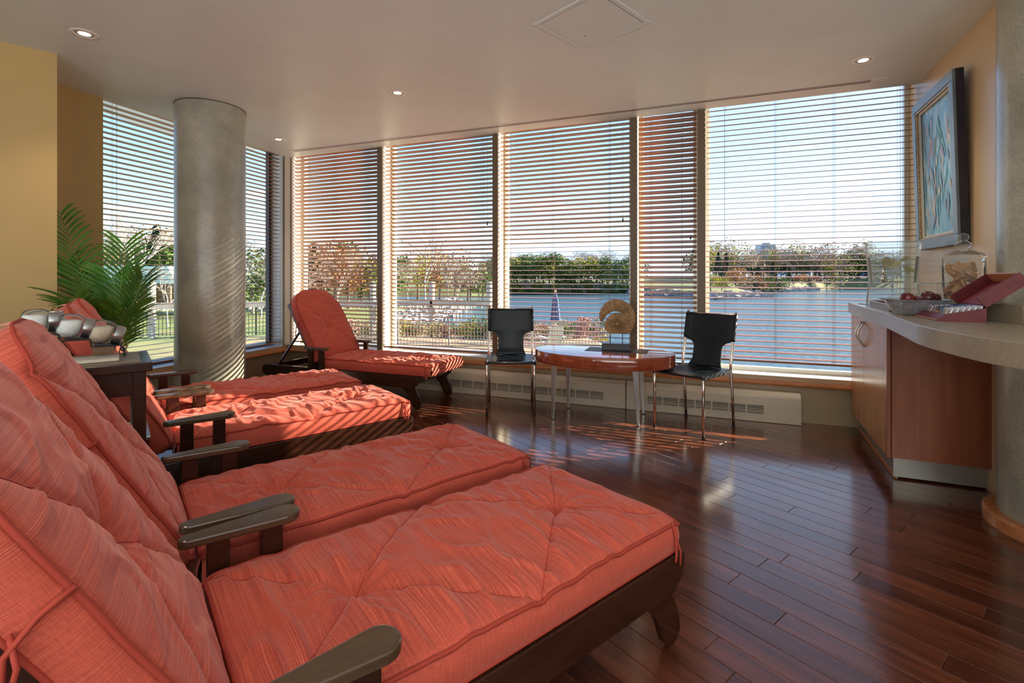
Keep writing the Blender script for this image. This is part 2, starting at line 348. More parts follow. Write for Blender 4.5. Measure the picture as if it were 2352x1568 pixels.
for i, (a, b) in enumerate(mulls):
    t = struct(wallbox('trim_%d' % (i + 1), P1, a, b, .0, .012, SILL - .004, WTOP, M_mull, bevel=.003))
    wallbox('jamb', P1, a + .002, b - .002, .012, .20, SILL, WTOP, M_jamb, t)
    wallbox('outer_frame', P1, a - .012, b + .012, .2, .26, SILL, WTOP, M_frame, t)
# corner post
cp = MB(); pp = [P1(.045, 0), P1(.045, .012), P1(.02, .012), P2(.02, .012), P2(.075, .012), P2(.075, 0), P1(0, 0)]
struct(cp.prism([(p.x, p.y) for p in pp], SILL - .004, WTOP).build('trim_5', M_mull))
q = [P1(.043, .012), P1(.043, .2), P2(.07, .2), P2(.07, .012)]
struct(MB().prism([(p.x, p.y) for p in (P1(.043, .012), P1(.043, .22), CN + N1 * .22 + N2 * .22, P2(.07, .22), P2(.07, .012))], SILL, WTOP).build('trim_6', M_jamb))
# right reveal of the last window
struct(wallbox('trim_7', P1, S1 + .001, S1 + .05, .0, .26, SILL, WTOP, M_wallr))
wins = [('window_2', P1, .045, 1.282), ('window_3', P1, 1.346, 2.672), ('window_4', P1, 2.729, 4.028), ('window_5', P1, 4.086, 4.592), ('window_6', P1, 4.656, S1), ('window_1', P2, .075, 2.03)]
for nm, P, a, b in wins:
    t = struct(wallbox(nm, P, a, b, .205, .209, SILL, WTOP, M_glass))
    fm = M_fdark if nm in ('window_1',) else M_frame
    fr_ = MB()
    for (s0, s1, z0, z1) in ((a, a + .035, SILL, WTOP), (b - .035, b, SILL, WTOP), (a + .035, b - .035, SILL, SILL + .035), (a + .035, b - .035, WTOP - .03, WTOP)):
        q = [P(s0, .18), P(s1, .18), P(s1, .23), P(s0, .23)]; fr_.prism([(p.x, p.y) for p in q], z0, z1)
    fr_.build('frame', fm, t)
# venetian blinds
def blind(label, P, a, b, tilt, zb, ladders, cord=None, top_tilt=None):
    ux = U1 if P is P1 else -A2
    o0 = P(a if P is P1 else b, .055); L = b - a - .008
    t = thing('venetian_blind', label, 'blind', (o0.x + ux.x * .004, o0.y + ux.y * .004, 0), ang(ux), 'wooden venetian blinds in the windows')
    MB().box((L / 2, 0, WTOP - .024), (L, .055, .045)).build('headrail', M_slat, t, bevel=.002)
    n = int((WTOP - .06 - zb) / .0445); W = .048; th = .0026
    sm = MB(); prof = [(-.5, 0), (-.25, .0016), (0, .0022), (.25, .0016), (.5, 0)]
    vs = []
    for x in (0, L):
        for y, z in prof: vs.append((x, y * W, z + th / 2))
        for y, z in prof[::-1]: vs.append((x, y * W, z - th / 2))
    k = 10; sm.add(vs, [tuple(range(k - 1, -1, -1)), tuple(range(k, 2 * k))] + [(i, (i + 1) % k, k + (i + 1) % k, k + i) for i in range(k)])
    first = None
    for i in range(n):
        z = zb + .035 + i * .0445
        if first is None: o = sm.build('slat', M_slat, t); first = o
        else: o = first.copy(); C.objects.link(o)
        o.location = (0, 0, z); tl = tilt if top_tilt is None else tilt + (top_tilt - tilt) * sstep_(1.35, 1.6, z)
        o.location = (0, 0, z); o.rotation_euler = (R(tl) + R(rnd.uniform(-1.2, 1.2)), R(rnd.uniform(-.06, .06)), 0)
    MB().box((L / 2, 0, zb + .004), (L, .05, .016)).build('bottom_rail', M_slat, t, bevel=.003)
    for fx in ladders:
        c = MB()
        for y in (-.027, .027): c.box((L * fx, y, (zb + WTOP - .05) / 2), (.0016, .0012, WTOP - .05 - zb))
        c.box((L * fx + .012, -.001, (zb + WTOP - .05) / 2), (.0012, .0012, WTOP - .05 - zb))
        c.build('ladder_cord', M_cord, t)
    if cord:
        for fx, zc in cord:
            pc = MB().box((L * fx, -.034, (zc + WTOP - .05) / 2), (.0018, .0018, WTOP - .05 - zc)).build('pull_cord', M_cord, t)
            MB().lathe([(0, -.03), (.006, -.028), (.0075, -.015), (.004, -.004), (.006, 0), (.0025, .006), (0, .008)], 10, (L * fx, -.034, zc)).build('tassel', M_fdark, pc, smooth=True)
    return t
blind('half closed wooden blind in the first front window, left of the first mullion', P1, .047, 1.28, -26, .395, (.13, .5, .87))
blind('open blind with bluish slats in the front window behind the left black chair', P1, 1.348, 2.67, -17, .395, (.08, .47, .9), [(.955, 1.72)])
blind('open wooden blind in the window directly behind the shell sculpture', P1, 2.731, 4.026, 6, .395, (.08, .43, .85), [(.95, 1.7)], -12)
blind('nearly closed blind in the narrowest window, left of the widest one', P1, 4.088, 4.59, -27, .372, (.22, .75), [(.9, 1.52), (.94, 1.4)])
blind('open blind stopping short of the sill in the widest window, beside the counter', P1, 4.658, S1 - .003, 8, .462, (.1, .36, .64, .93))
blind('open wooden blind in the left window behind the concrete pillar and palm', P2, .077, 2.028, -4, .395, (.06, .5, .96))

# ------------------------------------------------------------ pillars
def pillar(name, c, r, label, base=False):
    t = thing(name, label, 'pillar', (c[0], c[1], 0))
    MB().lathe([(r, 0), (r, CEIL - .004)], 96).build('shaft', M_conc, t, smooth=True)
    MB().lathe([(r + .003, CEIL - .006), (r + .003, CEIL)], 96).build('shadow_joint', M_slot, t, smooth=True)
    if base:
        MB().lathe([(r - .01, 0), (r + .05, 0), (r + .05, .05), (r + .04, .058), (r - .01, .058)], 96).build('base_ring', M_nose, t, smooth='angle')
    return t
D0 = 4.90; ph = math.atan((776 + 612) / 2 / 1120)
pillar('concrete_pillar', (-D0 * math.sin(R(31.69)), D0 * math.cos(R(31.69))), .262, 'round raw concrete pillar in front of the left window')
pillar('concrete_pillar', (2.545, 2.18), .272, 'concrete pillar at the right edge with an orange wooden ring at its foot', True)

# ------------------------------------------------------------ ceiling fittings
def downlight(x, y, label, e):
    t = thing('ceiling_downlight', label, 'ceiling light', (x, y, CEIL), 0, 'recessed ceiling downlights')
    MB().lathe([(.045, -.001), (.048, -.006), (.066, -.005), (.070, 0)], 40).build('trim_ring', M_white, t, smooth=True)
    MB().lathe([(.030, -.002), (.034, -.004), (.044, -.003), (.046, -.0005)], 40).build('inner_ring', mat('grey_ring', (.45, .43, .4), .4), t, smooth=True)
    MB().lathe([(0, -.0045), (.02, -.004), (.031, -.0015)], 32).build('bulb', M_lamp, t, smooth=True)
    l = light('ceiling_spot', 'SPOT', (x, y, CEIL - .03), e, (1, .82, .58), spot_size=R(95), spot_blend=.8, shadow_soft_size=.04)
downlight(-2.53, 2.885, 'round downlight nearest the yellow wall, top left', 12)
downlight(-.893, 3.803, 'round downlight in the middle of the ceiling', 12)
downlight(-2.43, 5.075, 'small far downlight just right of the left pillar', 12)
downlight(2.331, 3.235, 'round downlight at the right, near the end of the slot vent', 12)
for x, y in ((-1.2, .3), (1.2, .6), (0, -1.2)):
    light('ceiling_spot', 'SPOT', (x, y, CEIL - .03), 18, (1, .86, .66), spot_size=R(120), spot_blend=.9, shadow_soft_size=.05)  # added fill spots out of view, with no fittings of their own
# linear slot diffuser
a = Vector((-2.52, 5.54, 0)); b = Vector((2.708, 3.53, 0)); d = (b - a).normalized(); L = (b - a).length; mid = (a + b) / 2
t = thing('slot_vent', 'long narrow slot air vent in the ceiling, parallel to the windows', 'vent', (mid.x, mid.y, CEIL), ang(d))
MB().box((0, 0, -.002), (L, .052, .004)).build('flange', M_white, t)
for y, w_ in ((.018, .012), (-.012, .006)): MB().box((-.02, y, -.0045), (L - .14, w_, .002)).build('slot', M_slot, t)
# access hatch
def ce(px, py): D = (CEIL - EYE) * 1120 / (640 - py); return Vector(((px - 1176) / 1120 * D, D, CEIL))
hb = Vector((.443 * 1, 0, 0))
Bp = ce(1345.6, 108.4); Rp = ce(1477.6, 50.3); Lp = ce(1240.4, 56.2)
e1 = (Rp - Bp).normalized(); e2 = Vector((-e1.y, e1.x, 0)); wd = ((Rp - Bp).length + (Lp - Bp).length) / 2
cc = Bp + e1 * wd / 2 + (e2 if e2.dot(Lp - Bp) > 0 else -e2) * wd / 2
t = thing('ceiling_hatch', 'square access hatch set in the ceiling near the top edge', 'hatch', (cc.x, cc.y, CEIL), ang(e1))
fm = MB()
for sx, sy, dx, dy in ((0, wd / 2 + .017, wd + .06, .026), (0, -wd / 2 - .017, wd + .06, .026), (wd / 2 + .017, 0, .026, wd + .008), (-wd / 2 - .017, 0, .026, wd + .008)): fm.box((sx, sy, -.002), (dx, dy, .006))
fm.build('frame', M_ceil, t)
MB().box((0, 0, -.0005), (wd, wd, .003)).build('shadow_gap', M_slot, t)
MB().box((0, 0, -.0025), (wd - .004, wd - .004, .003)).build('panel', M_ceil, t)
MB().lathe([(0, -.006), (.004, -.005), (.004, -.002)], 10, (-wd * .28, wd * .2, 0)).build('latch', M_slot, t)

# ------------------------------------------------------------ baseboard heater
hz = .245; 
def heater(s0, s1, label, name='baseboard_heater'):
    o = P1(s0, 0); t = thing(name, label, 'heater', (o.x, o.y, 0), ang(U1), 'baseboard heaters under the front windows'); L = s1 - s0
    pr = [(0, .0), (-.105, .0), (-.11, .006), (-.11, .20), (-.105, .215), (-.075, hz), (0, hz)]
    MB().prism([(y, z) for y, z in pr], .002, L - .002, 'x').build('casing', M_heater, t, bevel=.002)
    # louvre recess, blades and dividers proud of the front
    n = int((L - .36) / .13); x0 = .18
    MB().box((x0 + n * .065, -.1105, .10), (n * .13, .002, .078)).build('louvre_opening', M_slot, t)
    for i in range(6):
        MB().box((x0 + n * .065, -.113, .066 + i * .0136), (n * .13, .005, .0052)).build('louvre', M_heater, t)
    for i in range(n + 1): MB().box((x0 + i * .13, -.1135, .10), (.009, .006, .08)).build('divider', M_heater, t)
    g = MB()
    for i in range(8): g.box((L / 2, -.1112, .035 + i * .017), (L - .02, .002, .0022))
    g.build('ribs', M_heater, t)
heater(1.55, 4.0, 'long cream baseboard heater under the windows behind the left chair')
heater(4.004, 5.355, 'cream baseboard heater behind the right black chair, right end free')

# ------------------------------------------------------------ loungers
CW = .60
def seamdist(x, y, kinds):
    """distance to the stitched zigzag; kinds: tuft x positions"""
    best = 9; hw = CW / 2
    for (a, b, c, d) in kinds:
        ax, ay, bx, by = a, b, c, d
        dx, dy = bx - ax, by - ay; t = max(0, min(1, ((x - ax) * dx + (y - ay) * dy) / (dx * dx + dy * dy)))
        best = min(best, math.hypot(x - ax - t * dx, y - ay - t * dy))
    return best
def cushion(name, L, tufts, seed, thick, arch=0, nx=150, ny=72, wr=1.0, droop=0.0):
    """box cushion from x=0 to x=L (local), y +-CW/2, bottom z=0; arch rounds the far end"""
    hw = CW / 2; seams = []
    for i, tx in enumerate(tufts):
        prev = (tufts[i - 1] + tx) / 2 if i else max(tx - hw - .02, 0.0)
        nxt = (tufts[i + 1] + tx) / 2 if i < len(tufts) - 1 else min(tx + hw + .02, L)
        for e in (prev, nxt):
            for s in (-1, 1): seams.append((tx, 0, e, s * hw))
    def half(x):   # half width at x
        if not arch: 
            return hw
        q = (x - (L - arch)) / arch
        if q <= 0: return hw
        q = min(q, 1.0); return hw * (.28 + .72 * math.sqrt(max(0, 1 - q ** 2.3)))
    mb = MB(); uvs = []
    def top(x, y, h):
        ex = min(x, L - x); ey = h - abs(y); 
        e = min(ex, ey); z = thick
        z += .020 * (1 - math.exp(-max(e, 0) / .07)) - .004
        cr_ = max(0, 1 - e / .016); z -= .009 * cr_ * cr_
        sd = seamdist(x, y, seams); 
        z -= .0075 * math.exp(-(sd / .010) ** 2) + .005 * math.exp(-(sd / .035) ** 2)
        for tx in tufts:
            r_ = math.hypot(x - tx, y); z -= .030 * math.exp(-(r_ / .032) ** 1.4) + .012 * math.exp(-(r_ / .09) ** 2)
            aa = math.atan2(y, x - tx); z += .0035 * math.cos(aa * 11 + 2 * noise.noise(Vector((r_ * 9, aa, seed)))) * math.exp(-((r_ - .07) / .07) ** 2) * wr
        # crosswise folds, running over the width
        n_ = noise.noise(Vector((x * 13 + 2.2 * noise.noise(Vector((x * 3, y * 4, seed + 5))), y * 3.2, seed)))
        m_ = noise.noise(Vector((x * 4, y * 4, seed + 9)))
        ridge = 1 - abs(noise.noise(Vector((x * 11 + y * 5 * math.sin(seed), y * 4.5 - x * 2, seed + 3)))) * 2
        z += wr * (.0105 * n_ * (.7 + m_) + .0125 * max(0, ridge - .55) * 2 * min(1, max(e, 0) / .04) + .004 * m_)
        z -= droop * max(0, 1 - x / .16) ** 2
        return z
    rows_ = []
    ts = [0, .012, .03, .055] ; xs = sorted(set([0.0, .004, .012] + [L * i / nx for i in range(1, nx)] + [L - .012, L - .004, L]))
    ys = sorted(set([-1, -.985, -.96] + [-1 + 2 * j / ny for j in range(1, ny)] + [.96, .985, 1]))
    ny_ = len(ys); sidez = (.0, .12, .5, .88)
    grid = []
    for x in xs:
        h = half(x) - .012 * max(0, 1 - min(x, L - x) / .03) ** 2 * (0 if arch and x > L - .05 else 1)
        pr = []
        bl = lambda f: .010 * math.sin(math.pi * f)
        for f in sidez: pr.append((-h - bl(f) + .004 * noise.noise(Vector((x * 9, f * 2, seed + 20))), f * (thick - .006) , -h - .1 * (1 - f)))
        for yy in ys: y = yy * h; pr.append((y, top(x, y, h), y))
        for f in sidez[::-1]: pr.append((h + bl(f) + .004 * noise.noise(Vector((x * 9, f * 2, seed + 30))), f * (thick - .006), h + .1 * (1 - f)))
        grid.append([(x, y, z - (droop * max(0, 1 - x / .16) ** 2 if z < thick * .93 else 0), v) for (y, z, v) in pr])
    k = len(grid[0]); vs = [(x, y, z) for row in grid for (x, y, z, v) in row]; uvl = [(x, v) for row in grid for (x, y, z, v) in row]
    fs = [(i * k + j, (i + 1) * k + j, (i + 1) * k + j + 1, i * k + j + 1) for i in range(len(xs) - 1) for j in range(k - 1)]
    fs += [(i * k, i * k + k - 1, (i + 1) * k + k - 1, (i + 1) * k) for i in range(len(xs) - 1)]
    # ends: extra ring bulging outwards
    for i, sgn in ((0, -1), (len(xs) - 1, 1)):
        base = len(vs); row = grid[i]
        # fan of strips from the top row down to the bottom
        cols = list(range(len(sidez), k - len(sidez)))
        prevs = [i * k + c for c in cols]
        for f in (.7, .4, .12, 0.0):
            cur = []
            for c in cols:
                x, y, z, v = row[c]; cur.append(len(vs)); zb = row[0][2]
                vs.append((x + sgn * .012 * math.sin(math.pi * min(1, f + .05)), y * (1.0 + .02 * math.sin(math.pi * f)), zb + (z - zb) * f)); uvl.append((x + sgn * .1 * (1 - f), v))
            for j in range(len(cols) - 1):
                q = (prevs[j], prevs[j + 1], cur[j + 1], cur[j]); fs.append(q if sgn < 0 else q[::-1])
            prevs = cur
    # flip so normals look outwards
    me = bpy.data.meshes.new(name); me.from_pydata(vs, [], fs); me.materials.append(M_fab)
    uvd = me.uv_layers.new(name='UVMap')
    buf = [0.0] * (2 * len(me.loops)); vi = [0] * len(me.loops); me.loops.foreach_get('vertex_index', vi)
    for i, q in enumerate(vi): buf[2 * i], buf[2 * i + 1] = uvl[q]
    uvd.data.foreach_set('uv', buf)
    me.polygons.foreach_set('use_smooth', [True] * len(me.polygons))
    # piping path round the top and bottom edges
    rim = [(x, -half(x) + (.010 if 0 < x < L else .014), None) for x in xs[1:-1:3]] + [(xs[-1], yy * half(L), None) for yy in [-.96 + .16 * j for j in range(13)]]
    top_pts = []; bot = []
    path = [(x, -1) for x in xs[2:-2:2]] + [(L, yy) for yy in (-.94, -.8, -.6, -.4, -.2, 0, .2, .4, .6, .8, .94)] + [(x, 1) for x in xs[2:-2:2][::-1]] + [(0, yy) for yy in (.94, .8, .6, .4, .2, 0, -.2, -.4, -.6, -.8, -.94)]
    for x, yy in path:
        h = half(x); y = yy * h; xx = min(max(x, .0), L); yo = y + (0.001 if yy == 1 else -.001 if yy == -1 else 0); xo = xx + (.001 if x == L else -.001 if x == 0 else 0)
        top_pts.append((xo, yo, top(xx, y * .99, h) + .0015)); bot.append((xo, yo, .004 - droop * max(0, 1 - x / .16) ** 2))
    p = MB(); p.tube(top_pts, .0048, 8, closed=True); p.tube(bot, .0042, 6, closed=True)
    pm = bpy.data.meshes.new('piping'); pm.from_pydata(p.v, [], p.f); pm.materials.append(M_pipe); pm.polygons.foreach_set('use_smooth', [True] * len(pm.polygons))
    # stitched seam lines as a thin raised cord
    sm = MB()
    for (a, b, c, d) in seams:
        pts = []
        for i in range(33):
            t = .02 + .96 * i / 32; x = a + (c - a) * t; y = b + (d - b) * t; h = half(x)
            if abs(y) > h * .985: continue
            pts.append((x, y, top(x, y, h) + .0002))
        if len(pts) > 2: sm.tube(pts, .0013, 5)
    s2 = bpy.data.meshes.new('seam'); s2.from_pydata(sm.v, [], sm.f); s2.materials.append(M_pipe)
    return me, pm, s2
def link(name, me, parent): o = bpy.data.objects.new(name, me); C.objects.link(o); o.parent = parent; return o
SEATL = 1.20; BACKL = .70
def armrest(s):
    """rounded tapering board, wide in front"""
    pts = []; x0, x1 = -1.255, -.965; w0_, w1_ = .021, .042
    for k in range(13): a = R(-90 + 15 * k); pts.append((x1 - w1_ + w1_ * math.cos(a), w1_ * math.sin(a)))
    for k in range(13): a = R(90 + 15 * k); pts.append((x0 + w0_ + w0_ * math.cos(a), w0_ * math.sin(a)))
    return [(x, y + s * .318) for x, y in pts]
def lounger(label, loc, rz, seed, nx=150, ny=72, shift=0.0, wr=1.0):
    t = thing('lounger', label, 'lounger', (loc[0], loc[1], 0), rz, 'coral cushioned wooden loungers')
    me, pm, s2 = cushion('seat_cushion', SEATL + .0, (.25, .93), seed, .098, 0, nx, ny, wr)
    o = link('seat_cushion', me, t); o.location = (shift, 0, .302); o.rotation_euler = (0, 0, math.pi)     # runs from the foot to the crease
    link('piping', pm, o); link('seam', s2, o)
    me, pm, s2 = cushion('back_cushion', BACKL + .05, (.34,), seed + 50, .086, .27, int(nx * .62), ny, wr * .45)
    o = link('back_cushion', me, t); b = R(60)
    o.location = (-1.205 - math.sin(b) * .086 + shift, 0, .40 - math.cos(b) * .086 - .01)
    # local x -> up the slope, local z -> towards the sitter
    o.rotation_euler = Matrix(((-math.cos(b), 0, math.sin(b)), (0, -1, 0), (math.sin(b), 0, math.cos(b)))).to_euler()
    link('piping', pm, o); link('seam', s2, o)
    fs = shift * .1
    rail = [(.012, .27), (.010, .292), (-.012, .303), (-.04, .300), (-1.76, .300), (-1.80, .285), (-1.80, .215), (-1.76, .19), (-.15, .19), (-.045, .19), (-.028, .205), (0, .225)]
    leg = [(-0.0392, 0.2052), (-0.1756, 0.2029), (-0.1361, 0.1528), (-0.109, 0.1265), (-0.0929, 0.0994), (-0.0789, 0.0648), (-0.0671, 0.0336), (-0.0431, 0.0089), (-0.0137, 0.0), (0.0113, 0.0124), (0.0256, 0.0377), (0.0189, 0.079), (0.0012, 0.122), (-0.0236, 0.1647)]
    for s in (-1, 1):
        MB().prism(rail, s * .300 - .0125, s * .300 + .0125, 'y').build('side_rail', M_dark, t, bevel=.003)
        MB().prism([(x, z) for x, z in leg], s * .277 - .011, s * .277 + .011, 'y').build('leg', M_dark, t, bevel=.003)
        MB().prism([(-1.60, .215), (-1.72, .215), (-1.70, .1), (-1.735, .0), (-1.67, .0), (-1.64, .1)], s * .277 - .011, s * .277 + .011, 'y').build('leg', M_dark, t, bevel=.003)
        for px in (-1.035, -1.165): MB().box((px, s * .3265, .345), (.052, .024, .262)).build('arm_post', M_dark, t, bevel=.002)
        MB().prism(armrest(s), .474, .498).build('armrest', M_darkarm, t, bevel=.006, seg=3)
    for i in range(9): MB().box((-.05 - i * .125, 0, .289), (.06, .572, .018)).build('slat', M_dark, t)
    MB().box((-.03, 0, .25), (.02, .575, .05)).build('cross_rail', M_dark, t)
    MB().box((-1.78, 0, .25), (.02, .575, .06)).build('cross_rail', M_dark, t)
    # back frame behind the cushion
    hx, hz_ = -1.28 + shift, .30; bf = R(60)
    for s in (-1, 1):
        c = Vector((hx - math.cos(bf) * .34, s * .262, hz_ + math.sin(bf) * .34))
        MB().box(c, (.70, .026, .040), ry=-(math.pi - bf) + math.pi * 0).build('back_stile', M_dark, t)
    for k in (.08, .24, .40, .56): 
        MB().box((hx - math.cos(bf) * k, 0, hz_ + math.sin(bf) * k), (.055, .50, .016), ry=-(math.pi - bf)).build('back_slat', M_dark, t)
    for s in (-1, 1):
        p0 = Vector((hx - math.cos(bf) * .42, s * .235, hz_ + math.sin(bf) * .42)); p1 = Vector((-1.68, s * .235, .27))
        MB().tube([p0, p1], .012, 6).build('back_strut', M_dark, t)
    # ties
    for (x, s) in ((-.045, -1), (-.045, 1)):
        q = MB(); x += shift
        q.tube([(x, s * .303, .398), (x - .002, s * .316, .36), (x, s * .318, .31), (x - .012, s * .322, .29)], .0042, 6)
        q.tube([(x + .004, s * .316, .35), (x + .018, s * .320, .31), (x + .01, s * .324, .275)], .0036, 6)
        q.build('tie', M_pipe, t, smooth=True)
    for s in (-1, 1):
        q = MB(); k0 = .42; nrm = Vector((math.sin(b), 0, math.cos(b))); base = Vector((-1.205 + shift, s * .312, .39)) + Vector((-math.cos(b), 0, math.sin(b))) * k0
        q.tube([base, base - nrm * .04 + Vector((0, s * .008, 0)), base - nrm * .075 + Vector((0, s * .008, -.02)), base - nrm * .080 + Vector((0, s * .014, -.12))], .0042, 6)
        q.tube([base - nrm * .07, base - nrm * .06 + Vector((0, s * .018, -.04)), base - nrm * .075 + Vector((0, s * .02, -.09))], .0036, 6)
        q.build('tie', M_pipe, t, smooth=True)
    return t
P0 = Vector((.544, 1.527, 0)); UL = Vector((.775, .632, 0)).normalized(); VL = Vector((-.632, .775, 0)).normalized(); RA = ang(UL)
def lp(u, v): return P0 + UL * u + VL * v
lounger('coral lounger nearest the camera, its foot end jutting over the floor', lp(-.01, .315), RA, 3, 210, 104)
lounger('coral lounger second from the camera, touching the nearest one', lp(0, 1.035), RA, 14, 170, 84)
lounger('sunlit coral lounger third from the camera, on the far side of the jar table', lp(.04, 2.205), RA, 25, 130, 62)
lounger('coral lounger farthest back in the row, beside the left pillar', lp(.04, 2.985), RA, 36, 110, 54)
pe = Vector((-.70, 4.2, 0)) + N1 * .30 - U1 * .13
lounger('lounger standing apart under the windows, its back to the corner', pe, ang(U1), 47, 120, 60, .13)

# ------------------------------------------------------------ side table with jars
tu, tv = -1.582, 1.68
tc_ = lp(tu, tv); TH = .835
t = thing('side_table', 'tall dark wooden side table between the loungers, holding the jars', 'table', (tc_.x, tc_.y, 0), RA)
TL, TW = .62, .38
MB().box((0, 0, TH - .0225), (TL, TW, .035)).build('tabletop', M_dark, t, bevel=.004)
MB().box((0, 0, TH - .003), (TL - .07, TW - .07, .004)).build('inlay', mat('tan_inlay', (.30, .21, .13), .3), t)
for sx in (-1, 1):
    for sy in (-1, 1): MB().box((sx * (TL / 2 - .04), sy * (TW / 2 - .04), (TH - .04) / 2), (.042, .042, TH - .04)).build('leg', M_dark, t, bevel=.003)
for sy in (-1, 1): MB().box((0, sy * (TW / 2 - .035), TH - .085), (TL - .12, .02, .09)).build('apron', M_dark, t)
for sx in (-1, 1): MB().box((sx * (TL / 2 - .035), 0, TH - .085), (.02, TW - .12, .09)).build('apron', M_dark, t)
MB().box((-.17, 0, .18), (.24, TW - .08, .02)).build('lower_shelf', M_dark, t)
def onT(x, y): return tc_ + UL * x + VL * y
# white folded towel under the rack
o = onT(.04, -.05)
tw = tag(MB().box((0, 0, .006), (.34, .15, .012)).build('folded_towel', mat('towel_white', (.72, .66, .56), .9)), 'flat white folded towel on the side table under the jar rack', 'towel')
tw.location = (o.x, o.y, TH); tw.rotation_euler = (0, 0, RA)
bv = tw.modifiers.new('bevel', 'BEVEL'); bv.width = .004; bv.segments = 3
RX = [-.064, .037, .126, .218]; RZ = [.100, .074, .044]; TZ0 = TH + .012
o = onT(0, 0); rk = thing('jar_rack', 'black iron stepped rack on the side table carrying glass jars', 'rack', (o.x, o.y, TZ0), RA)
for y in (-.080, .075):
    q = MB(); q.tube([(-.068, y, .003), (-.072, y, .07), (-.068, y, .092), (-.055, y, RZ[0]), (RX[1] - .004, y, RZ[0]), (RX[1], y, RZ[0] - .004), (RX[1] + .002, y, RZ[1] + .004), (RX[1] + .006, y, RZ[1]), (RX[2] - .004, y, RZ[1]), (RX[2], y, RZ[1] - .004), (RX[2] + .002, y, RZ[2] + .004), (RX[2] + .006, y, RZ[2]), (RX[3] - .003, y, RZ[2]), (RX[3] + .002, y, .038), (RX[3] - .004, y, .028), (RX[3] + .006, y, .018), (RX[3] + .008, y, .009)], .003, 8)
    q.build('side_wire', M_iron, rk, smooth=True)
    MB().lathe([(0, -.007), (.005, -.005), (.007, 0), (.005, .005), (0, .007)], 12, (RX[3] + .008, y, .0075)).build('foot_ball', M_iron, rk, smooth=True)
for i in range(3): MB().box(((RX[i] + RX[i + 1]) / 2 + .002, 0, RZ[i] - .002), (RX[i + 1] - RX[i] - .012, .15, .002)).build('step_plate', M_iron, rk)
MB().tube([(-.07, -.080, .06), (-.072, 0, .03), (-.07, .075, .06)], .003, 8).build('rear_scroll', M_iron, rk, smooth=True)
M_salt = noisy('bath_salt', [(.35, (.78, .77, .74)), (.65, (.92, .92, .90))], 30, rough=.9)
M_shell = noisy('tan_shell', [(.3, (.45, .30, .18)), (.7, (.78, .66, .50))], 14, rough=.4)
def jar(x, y, z, r, label, fill, tilt=0., yaw=0.):
    k = .68; o = onT(x, y); t = thing('glass_jar', label, 'jar', (o.x, o.y, TZ0 + z + r + .001), RA + yaw, 'metal lidded glass jars on the stepped rack')
    prof = [(0, -.062 * k), (r * .55, -.062 * k), (r * .86, -.052 * k), (r, -.025 * k), (r, .015 * k), (r * .86, .04 * k), (r * .72, .052 * k)]
    def turned(prof, n=28):
        m = MB().lathe(prof, n); M = Matrix.Rotation(R(90) + tilt, 4, 'Y'); m.v = [tuple(M @ Vector(v)) for v in m.v]; return m
    turned(prof).build('glass', M_clear, t, smooth=True)
    if fill is not None:
        m = turned([(0, -.058 * k), (r * .52, -.058 * k), (r * .80, -.048 * k), (r * .93, -.022 * k), (r * .93, .010 * k), (r * .6, .040 * k), (0, .044 * k)])
        m.v = [(x_, y_, min(z_, r * .5 + .005 * noise.noise(Vector((x_ * 40, y_ * 40, 1))))) for x_, y_, z_ in m.v]
        m.build('contents', fill, t, smooth=True)
    l = turned([(r * .76, .048 * k), (r * .80, .050 * k), (r * .80, .088 * k), (r * .76, .092 * k), (0, .092 * k)]).build('lid', M_brush, t, smooth='angle')
    turned([(r * .74, .0925 * k), (r * .6, .096 * k), (0, .097 * k)]).build('lid_glass', M_clear, l, smooth=True)
jar(-.025, -.028, RZ[0], .046, 'squarish jar full of white bath salt on the highest step of the rack', M_salt)
jar(-.02, .062, RZ[0] + .002, .040, 'half hidden glass jar behind the salt jar on the highest step', None, -.1)
jar(.070, -.022, RZ[1], .047, 'round glass jar of white powder on the middle step of the rack', M_salt, .22)
jar(.162, -.022, RZ[2] + .002, .047, 'round glass jar with pale seashells on the lowest step of the rack', M_shell, .34)
# shells in the last jar
# napkin box behind
o = onT(.16, .135)
t = thing('leaflet_holder', 'small brown cardboard leaflet holder behind the seashell jar', 'box', (o.x, o.y, TH), RA)
MB().box((0, 0, .035), (.07, .05, .07)).build('holder', mat('cardboard', (.33, .20, .11), .8), t)
for i in range(3): MB().box((.04 + .018 * i, .012, .03 - .004 * i), (.004, .055, .06 - .012 * i), ry=.3).build('leaflet', mat('kraft_card', (.42, .27, .15), .8), t)
# low red box with steel lid under/behind the table
o = lp(-1.43, 1.68)
t = thing('cooler_box', 'dark red lacquered chest with a steel lid beside the table leg', 'chest', (o.x, o.y, 0), RA)
MB().box((0, 0, .26), (.30, .25, .52)).build('body', mat('red_lacquer', (.10, .012, .010), .25), t, bevel=.004)
MB().box((0, 0, .526), (.31, .26, .012)).build('lid', M_brush, t, bevel=.003)
MB().box((.152, -.06, .50), (.006, .05, .02)).build('latch', M_chrome, t)
o = lp(-1.355, 1.60)
t = thing('metal_canister', 'small ribbed metal canister on the red chest, seen past the table leg', 'canister', (o.x, o.y, .533), 0)
MB().lathe([(0, 0), (.026, 0), (.026, .012), (.028, .014), (.026, .016), (.026, .030), (.028, .032), (.026, .034), (.025, .044), (0, .045)], 28).build('body', M_chrome, t, smooth='angle')
MB().lathe([(0, .0455), (.018, .0455), (.02, .049), (0, .052)], 24).build('lid', M_white, t, smooth='angle')

